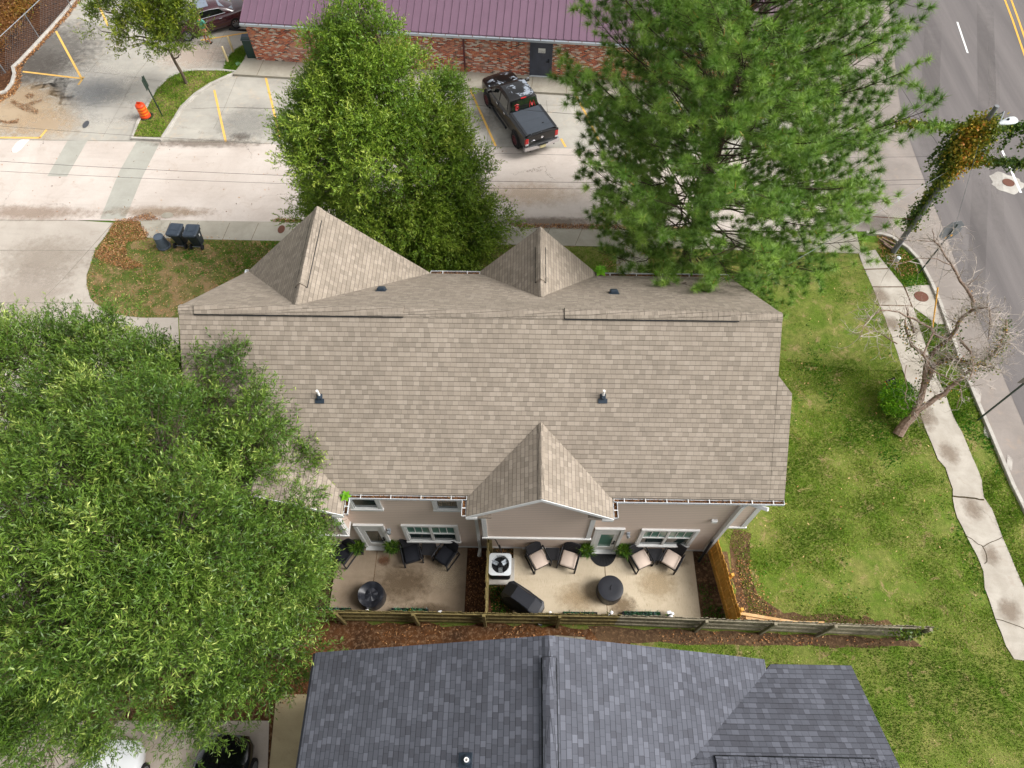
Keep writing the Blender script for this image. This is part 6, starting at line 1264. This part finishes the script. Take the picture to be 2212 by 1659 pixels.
# seedlings rooted in the gutters
for (x, y, z, r, lbz) in ((-5.15, 7.5, 5.6, .2, 'lime green seedling in the left corner of the rear gutter'), (2.98, 16.27, 5.75, .3, 'largest lime green seedling in the front gutter beside the middle gable'), (5.02, 16.22, 5.7, .13, 'small lime green seedling half way along the front gutter'), (6.3, 16.22, 5.68, .07, 'tiny lime green seedling near the right end of the front gutter')):
    o = thing('gutter_seedling', lbz, 'plant', (x, y, 5.5)); m = MB(); m.tube([(x, y, 5.5), (x, y, z+.1)], [.012, .006], 5); m.build('stem', M['lime'], o); V = []; T_ = []
    for lay, (nn_, zz2, rr) in enumerate(((6, 0, 1), (5, .08, .75), (4, .15, .45))):
        for i in range(nn_):
            a = 2*math.pi*i/nn_+lay*.5; d = Vector((math.cos(a), math.sin(a), .18+.2*lay)); s_ = Vector((-d.y, d.x, 0)); b = Vector((x, y, z+zz2*r*3)); L_ = r*rr; Wl = L_*.33
            for A, B, C, D_ in ((.08, .35, .7, 1),):
                V += [b+d*L_*.1, b+d*L_*.42+s_*Wl, b+d*L_*1.0-Vector((0, 0, .12*L_)), b+d*L_*.42-s_*Wl]; T_.append(random.random())
    npmesh('leaves', np.array([tuple(v) for v in V]), 4, M['lime'], o, T_)

# the dead tree by the pavement
random.seed(12)
def P3(k, x, y, z): p = at(*k(x, y), z); return p
o = thing('dead_tree', 'dead bare tree with twisted pale branches leaning over the pavement', 'tree', at(*c4(590, 1320))); m = MB(); tw_ = MB()
def br(L, r0, r1, wob=.04, sub=2):
    P = [P3(c4, *q) for q in L]; out = [P[0]]
    for a, b in zip(P, P[1:]):
        for i in range(1, sub+1): out.append(a.lerp(b, i/sub)+(Vector((random.uniform(-1, 1), random.uniform(-1, 1), random.uniform(-1, 1)))*wob if i < sub else Vector()))
    n = len(out); m.tube(out, [(r0+(r1-r0)*i/(n-1))*.8 for i in range(n)], 8); return out
t0 = br([(592, 1318, 0), (640, 1245, .35), (710, 1170, .8)], .27, .19, .02)
t1 = br([(690, 1190, .7), (745, 1080, 1.1), (770, 960, 1.5), (790, 830, 2.0), (740, 770, 2.3), (690, 730, 2.5)], .19, .06)
t2 = br([(700, 1180, .8), (800, 1110, 1.1), (900, 1050, 1.5), (960, 990, 1.8), (1020, 940, 2.1), (1070, 890, 2.4)], .15, .07)
t3 = br([(765, 990, 1.4), (830, 860, 1.8), (920, 810, 2.2), (1030, 840, 2.5), (1130, 860, 2.8), (1230, 880, 3.0)], .15, .05)
t4 = br([(780, 840, 1.9), (860, 740, 2.3), (930, 690, 2.8), (980, 620, 3.2), (1020, 540, 3.6), (1090, 490, 4.0), (1090, 440, 4.2)], .11, .07)
t5 = br([(1095, 450, 4.2), (1040, 350, 4.5), (980, 260, 4.8), (940, 190, 5.0), (880, 100, 5.3), (835, 50, 5.5)], .075, .03)
t6 = br([(930, 690, 2.8), (850, 670, 3.0), (800, 610, 3.2), (700, 555, 3.4), (600, 510, 3.6), (470, 500, 3.8), (390, 560, 3.9), (345, 680, 4.0)], .07, .015)
t7 = br([(690, 740, 2.5), (650, 640, 2.8), (640, 560, 3.0)], .07, .04); t7b = br([(700, 650, 2.7), (670, 560, 3.0), (655, 480, 3.2)], .06, .05)
t8 = br([(1090, 490, 4.0), (1190, 480, 4.3), (1200, 600, 4.2), (1190, 690, 4.1)], .05, .02); t9 = br([(1000, 690, 2.8), (1070, 770, 3.0), (1090, 880, 3.2), (1060, 960, 3.1)], .06, .03)
t10 = br([(1180, 820, 2.9), (1260, 740, 3.2), (1305, 650, 3.5), (1305, 560, 3.8)], .09, .05); t11 = br([(830, 640, 3.1), (790, 720, 3.2), (760, 790, 3.3), (800, 880, 3.3), (890, 930, 3.3), (1000, 990, 3.3), (1010, 1060, 3.2), (980, 1140, 3.1)], .05, .012)
t12 = br([(400, 490, 3.9), (330, 490, 4.0), (240, 535, 4.0)], .02, .008); t13 = br([(590, 720, 3.5), (480, 650, 3.5), (385, 630, 3.6)], .03, .01); t14 = br([(940, 200, 5.0), (850, 160, 5.1), (720, 155, 5.1), (620, 190, 5.1), (560, 180, 5.2)], .025, .008)
t15 = br([(835, 50, 5.5), (830, 0, 5.6), (820, -40, 5.7)], .03, .01); t16 = br([(835, 45, 5.5), (750, 40, 5.5), (640, 40, 5.5), (560, 30, 5.6)], .02, .006); t17 = br([(1050, 340, 4.6), (1110, 290, 4.8), (1150, 240, 5.0)], .02, .006)
t18 = br([(660, 1150, 3), (640, 1090, 3.1), (655, 1010, 3.1), (640, 940, 3.2), (650, 860, 3.2)], .012, .02); t19 = br([(640, 1150, 3), (610, 1135, 3), (605, 1120, 3.1)], .012, .008)
def curl(a, d, L, r, depth=0):
    P = [a]; d = d.normalized(); cv = Vector((random.gauss(0, 1), random.gauss(0, 1), random.gauss(0, .6)))*.35; n = 5
    for i in range(n):
        d = (d+cv*.5+Vector((random.gauss(0, .16), random.gauss(0, .16), random.gauss(0, .12)))).normalized(); P.append(P[-1]+d*L/n)
        if depth < 2 and random.random() < (.6 if depth == 0 else .35): curl(P[-1], (d+Vector((random.gauss(0, .8), random.gauss(0, .8), random.gauss(0, .5)))).normalized(), L*.55, r*.6, depth+1)
    tw_.tube(P, [r*(1-.8*i/n) for i in range(n+1)], 3, False)
for T_, cnt in ((t1, 14), (t2, 10), (t3, 54), (t4, 46), (t5, 34), (t6, 36), (t7, 8), (t8, 40), (t9, 34), (t10, 40), (t11, 16), (t13, 10), (t14, 14), (t16, 12)):
    for _ in range(cnt):
        i = random.randrange(1, len(T_)); a = T_[i-1].lerp(T_[i], random.random()); curl(a, Vector((random.gauss(.15, 1), random.gauss(.1, 1), random.gauss(.35, .6))), random.uniform(.35, 1.15), random.uniform(.012, .019))
m.build('trunk', M['snag'], o, smooth=True); tw_.build('twigs', M['twig'], o)
n = 1500; pts_ = []
for T_, cnt in ((t3, 700), (t10, 420), (t9, 120), (t1, 200), (t7, 220), (t4, 200), (t2, 160)):
    for _ in range(cnt): i = random.randrange(1, len(T_)); a = T_[i-1].lerp(T_[i], random.random()); pts_.append((a.x+random.gauss(0, .16), a.y+random.gauss(0, .16), a.z+random.gauss(-.05, .13)))
pts_ = np.array(pts_); d = RNG.normal(size=pts_.shape); d /= np.linalg.norm(d, axis=1)[:, None]; npmesh('ivy', leafquads(pts_, d, .1, .06), 4, M['vine'], o, np.clip(RNG.random(len(pts_))**2, 0, 1))

# autumn vine on the utility pole and its cables
PT_ = []
def vcl(a, n, s, hang=0):
    for _ in range(n): PT_.append((a[0]+random.gauss(0, s[0]), a[1]+random.gauss(0, s[1]), a[2]+random.gauss(0, s[2])-random.random()*hang))
for i in range(60):
    z = 1.7+5.6*i/60; w_ = .15+.07*math.sin(i*.7)+(.16 if z > 4.2 else 0)*min(1, (z-4.2)/2); vcl((PB.x-.05+.06*math.sin(i), PB.y+.1, z), 70 if z < 4.3 else 150, (w_, w_*.8, .12))
for k, (a, b, n_, hg) in enumerate((((PB.x, PB.y, 7.2), (14.4, 22.7, 7.3), 34, .35), ((PB.x, PB.y, 7.3), (24, 22.5, 7.3), 60, .95), ((PB.x, PB.y, 5.6), (24, 22.3, 5.6), 50, .4))):
    for i in range(n_):
        t = i/n_; c_ = Vector(a).lerp(Vector(b), t); vcl(c_, int(44 if k else 34*(1-t*.6)), (.11, .1, .08)); 
        if random.random() < .5:
            L_ = random.uniform(.3, 1)*hg*1.3
            for q in range(int(L_*14)): vcl((c_.x-.15*q/14, c_.y-.1*q/14, c_.z-q/14), 6, (.05, .05, .04))
for c_, n_, s_ in (((PB.x+.1, PB.y, 7.3), 1500, (.34, .24, .2)), ((PB.x-.3, PB.y-.1, 6.4), 1100, (.3, .2, .45)), ((PB.x-.1, PB.y, 5.3), 600, (.22, .2, .4))): vcl(c_, n_, s_)
for i in range(26):
    c_ = (PB.x+random.uniform(-.9, .9), PB.y+random.uniform(-.3, .3), 6.6+random.uniform(-.8, .5))
    for q in range(int(random.uniform(5, 16))): vcl((c_[0]-.02*q, c_[1], c_[2]-q*.07), 7, (.05, .05, .04))
PT_ = np.array(PT_); d = RNG.normal(size=PT_.shape); d[:, 2] -= .2; d /= np.linalg.norm(d, axis=1)[:, None]
vt = np.clip(.30+.28*gapnoise(PT_, 2.6, 3)+RNG.normal(size=len(PT_))*.16+.1*np.clip(PT_[:, 2]-6, -1, 1), 0, 1)
o = thing('vine', 'orange and green creeper smothering the utility pole and trailing along its cables', 'vine', (PB.x, PB.y, 1.7)); npmesh('vine_leaves', leafquads(PT_, d, .13, .09, .6), 4, M['vine'], o, vt)
o = thing('vine', 'small yellow green vine on the last post of the grey fence', 'vine', (13.5, 4.7, .9)); n = 260; p = np.array([13.3, 4.66, 1.25])+RNG.normal(size=(n, 3))*(.35, .1, .25); d = RNG.normal(size=(n, 3)); d /= np.linalg.norm(d, axis=1)[:, None]; npmesh('vine_leaves', leafquads(p, d, .11, .08), 4, M['vine'], o, RNG.random(n)*.5)

# ------------------------------------------------------------ grass, weeds and fallen leaves
def blades(name, label, poly, n, hgt, seed, mat='blade', w_=.02, avoid=(), bias=0, zb=0.0, dens=None):
    P = scatter(poly, n, seed)
    for a in avoid: P = P[~inpoly(P, a)]
    r = np.random.default_rng(seed+1); g3 = np.c_[P, P[:, 0]*0]; gn = gapnoise(g3, 1.3, seed)+.7*gapnoise(g3, 3.7, seed+2); 
    k = gn+r.normal(size=len(P))*.5 > (-1.0 if dens is None else dens); P = P[k]; gn = gn[k]; n = len(P); a = r.random(n)*6.28; lean = r.normal(size=(n, 2))*.6*hgt; h = hgt*(.5+r.random(n)*.9)*np.clip(1+.35*gn, .4, 1.6)
    s = np.c_[np.cos(a), np.sin(a), 0*a]*w_*(.6+.8*r.random((n, 1))); b = np.c_[P, np.full(n, zb)]; t = np.c_[P+lean, zb+h]
    tint = np.clip(.42-.16*gn+.2*r.normal(size=n)+bias, 0, 1); tag(npmesh(name, np.stack([b-s, b+s, t], 1), 3, M[mat], None, tint), label, 'grass', kind='stuff')
xy = lambda L: [(p[0], p[1]) for p in L]
rl = xy([at(1660, 560), at(1700, 545), at(1855, 546), *sl_[1:21], (14.4, 4.47), (14, 4.6), (14, 5.0), (8.4, 5.2), (8.1, 7.8), (7.3, 9), (7.3, 16)])
blades('grass', 'mown green and straw coloured lawn to the right of the house', rl, 150000, .045, 5, w_=.014, dens=-.75, bias=.05)
blades('grass', 'longer green grass behind the slate roof', xy([(3.6, 4.4), (14.4, 4.45), sl_[20], sl_[21], sl_[22], (24, -6), (10, -6), (9.2, 2.9), (3.6, 2.9)]), 80000, .05, 6, w_=.014, bias=.03, dens=-1.0)
vg = xy(sr_[:18]+[at(2330, 1330), at(2185, 1040), at(2086, 808), at(2028, 648), at(1985, 565), at(1925, 518)])
blades('grass', 'weedy verge between the pavement and the road kerb', vg, 34000, .07, 7, w_=.016, bias=-.02, avoid=[xy([at(*c4(*p)) for p in [(640, 350), (700, 340), (800, 335), (905, 590), (850, 595), (690, 480)]])], dens=-.7)
blades('grass', 'patchy front lawn around the bins', xy([*fl, at(1150, 690), at(1150, 532), at(591, 523), at(445, 520), at(316, 518), at(300, 484)]), 52000, .06, 8, w_=.016, dens=-.35)
blades('grass', 'strip of grass under the pine in front of the house', xy([at(1150, 690), at(1660, 690), at(1700, 546), at(1333, 536), at(1086, 531)]), 20000, .06, 18, w_=.016, dens=-.6)
blades('grass', 'grass on the curved island', xy([Vector((p[0]*.985+isl[5][0]*.015, p[1]*.985+isl[5][1]*.015)) for p in isl]), 9000, .06, 9, w_=.02, zb=.11, dens=-.9)
blades('grass', 'small patch of grass by the bollards', xy(isb), 3500, .06, 10, w_=.02, zb=.07, dens=-2, bias=-.1)
blades('weeds', 'bright green weeds scattered over the lawn', rl, 26000, .05, 12, 'weed', .03, dens=1.15)
blades('weeds', 'thick green weeds on the front lawn', xy([*fl, at(1150, 690), at(1150, 532), at(591, 523), at(445, 520), at(316, 518), at(300, 484)]), 30000, .06, 13, 'weed', .022, dens=.35)
blades('weeds', 'green weeds along the kerb verge', vg, 14000, .06, 15, 'weed', .03, dens=.5)
blades('weeds', 'sparse weeds in the narrow beds of the yard', [(6.7, FY+.1), (7.5, FY+.1), (7.2, YW-.1), (6.7, YW-.1)], 2600, .05, 14, 'weed', .03, dens=1.0)
blades('weeds', 'weeds on the soil beside the air conditioner', [(-.95, FY+.1), (-.1, FY+.1), (-.1, 6.4), (-.95, 7.6)], 2400, .05, 16, 'weed', .03, dens=1.1)
def litter(label, poly, n, L, W, seed, z=.03, mat='brown', bias=0, dens=-9, cat='fallen leaves'):
    P = scatter(poly, n, seed); r = np.random.default_rng(seed+1); gn = gapnoise(np.c_[P, P[:, 0]*0], 2.0, seed); P = P[gn+r.normal(size=len(P))*.4 > dens]; n = len(P); d = r.normal(size=(n, 3))*(1, 1, .25); d /= np.linalg.norm(d, axis=1)[:, None]; p = np.c_[P, z+r.random(n)*.03]
    tag(npmesh('leaf_litter', leafquads(p, d, L*(.6+.8*r.random(n)), W, 2), 4, M[mat], None, np.clip(r.random(n)+bias, 0, 1)), label, cat, kind='stuff')
litter('brown leaf litter heaped on the tip of the front lawn', xy([at(*c8(*p)) for p in [(440, 195), (560, 175), (820, 110), (860, 170), (1000, 178), (700, 200), (700, 230), (790, 330), (760, 380), (560, 420), (560, 560), (740, 660), (560, 700), (330, 620), (230, 560), (330, 400)]]), 5200, .085, .026, 21, .04, dens=-.6)
litter('scattered dry leaves over the patchy front lawn', xy(fl+[at(700, 600), at(600, 530)]), 2600, .07, .03, 22, .05, bias=.2)
litter('leaf mulch along the wooden fence', [(-8, 4.95), (3, 4.95), (13.6, 4.65), (13.8, 4.5), (8, 4.45), (3, 4.35), (1.6, 4.0), (.5, 3.2), (-3, 2.6), (-8, 2)], 5000, .08, .035, 23, .03, dens=.1, bias=-.1)
litter('dry leaves in the mulch bed between the patios', quadY(-1.75, -.1, FY+.1, YW), 1600, .06, .025, 24, .03, dens=-.2, bias=-.1)
litter('brown leaves gathered along the left kerb', xy([at(165, -5), at(180, -5), at(150, 35), at(115, 72), at(82, 108), at(52, 138), at(46, 160), at(45, 185), at(30, 205), at(0, 222), at(-40, 235), at(-60, 215), at(10, 196), at(26, 178), at(31, 162), at(27, 147), at(44, 132), at(108, 63), at(140, 26)]), 3800, .11, .05, 25, .03)
litter('dark leaf smears on the parking lot concrete', xy([at(*c1(*p)) for p in [(90, 760), (170, 800), (230, 790), (320, 760), (330, 775), (240, 815), (300, 850), (290, 880), (180, 850), (80, 790)]]), 650, .07, .022, 26, .018, bias=-.25)
litter('dark leaf smears on the parking lot concrete by the picture edge', xy([at(*c1(*p)) for p in [(0, 920), (60, 935), (150, 915), (140, 945), (60, 955), (0, 940)]])+xy([]), 240, .07, .022, 27, .018, bias=-.25)
litter('small leaf heap on the lot near the yellow stall line', xy([at(*c1(*p)) for p in [(190, 735), (230, 718), (265, 730), (250, 752), (205, 755)]]), 150, .07, .022, 28, .018, bias=-.2)
litter('leaves washed along the near edge of the alley', xy([at(600, 473), at(660, 477), at(640, 481), at(588, 479)]), 500, .08, .03, 29, .03)
litter('leaves washed against the walk beyond the middle gable', xy([at(1100, 484), at(1330, 486), at(1500, 492), at(1500, 500), at(1330, 497), at(1120, 492)]), 2600, .08, .03, 30, .03)
litter('a few leaves blown onto the alley', xy([alT[0], alT[1], alB[2], alB[0]]), 260, .09, .04, 31, .02)
litter('brown leaves under the pine', xy([at(1300, 536), at(1680, 546), at(1650, 690), at(1300, 690)]), 3500, .09, .03, 32, .05, dens=.1)
litter('scattered pale leaves on the side lawn', rl, 160, .09, .04, 33, .05, bias=.35)
litter('leaves on the bare soil near the golden fence', [(7.8, 7.4), (8.0, 5.2), (9.4, 5.4), (8.7, 7.4)], 380, .07, .03, 34, .03)
litter('debris at the foot of the utility pole', xy([at(1895, 500), at(1930, 520), at(1990, 590), at(1950, 600), at(1900, 550)]), 900, .1, .03, 35, .03)
for (px, py, z) in ():
    pass
random.seed(99)
bm = MB()
for i, (a, b) in enumerate((((470, 30), (560, 90)), ((490, 25), (585, 70)), ((500, 60), (575, 115)))):
    p, q = at(*c4(*a), .12), at(*c4(*b), .08); bm.tube([p, q], .05, 6)
tag(bm.build('fallen_branch', M['snag']), 'pale broken branches on the ground by the utility pole', 'branch')
p = at(*c4(582, 178)); m = MB(); m.lathe(p, [(.09, 0), (.09, .25), (.1, .27), (.04, .3)], 12); tag(m.build('valve_post', M['gwhite'], smooth=True), 'short white capped stub on the verge near the utility pole', 'post')
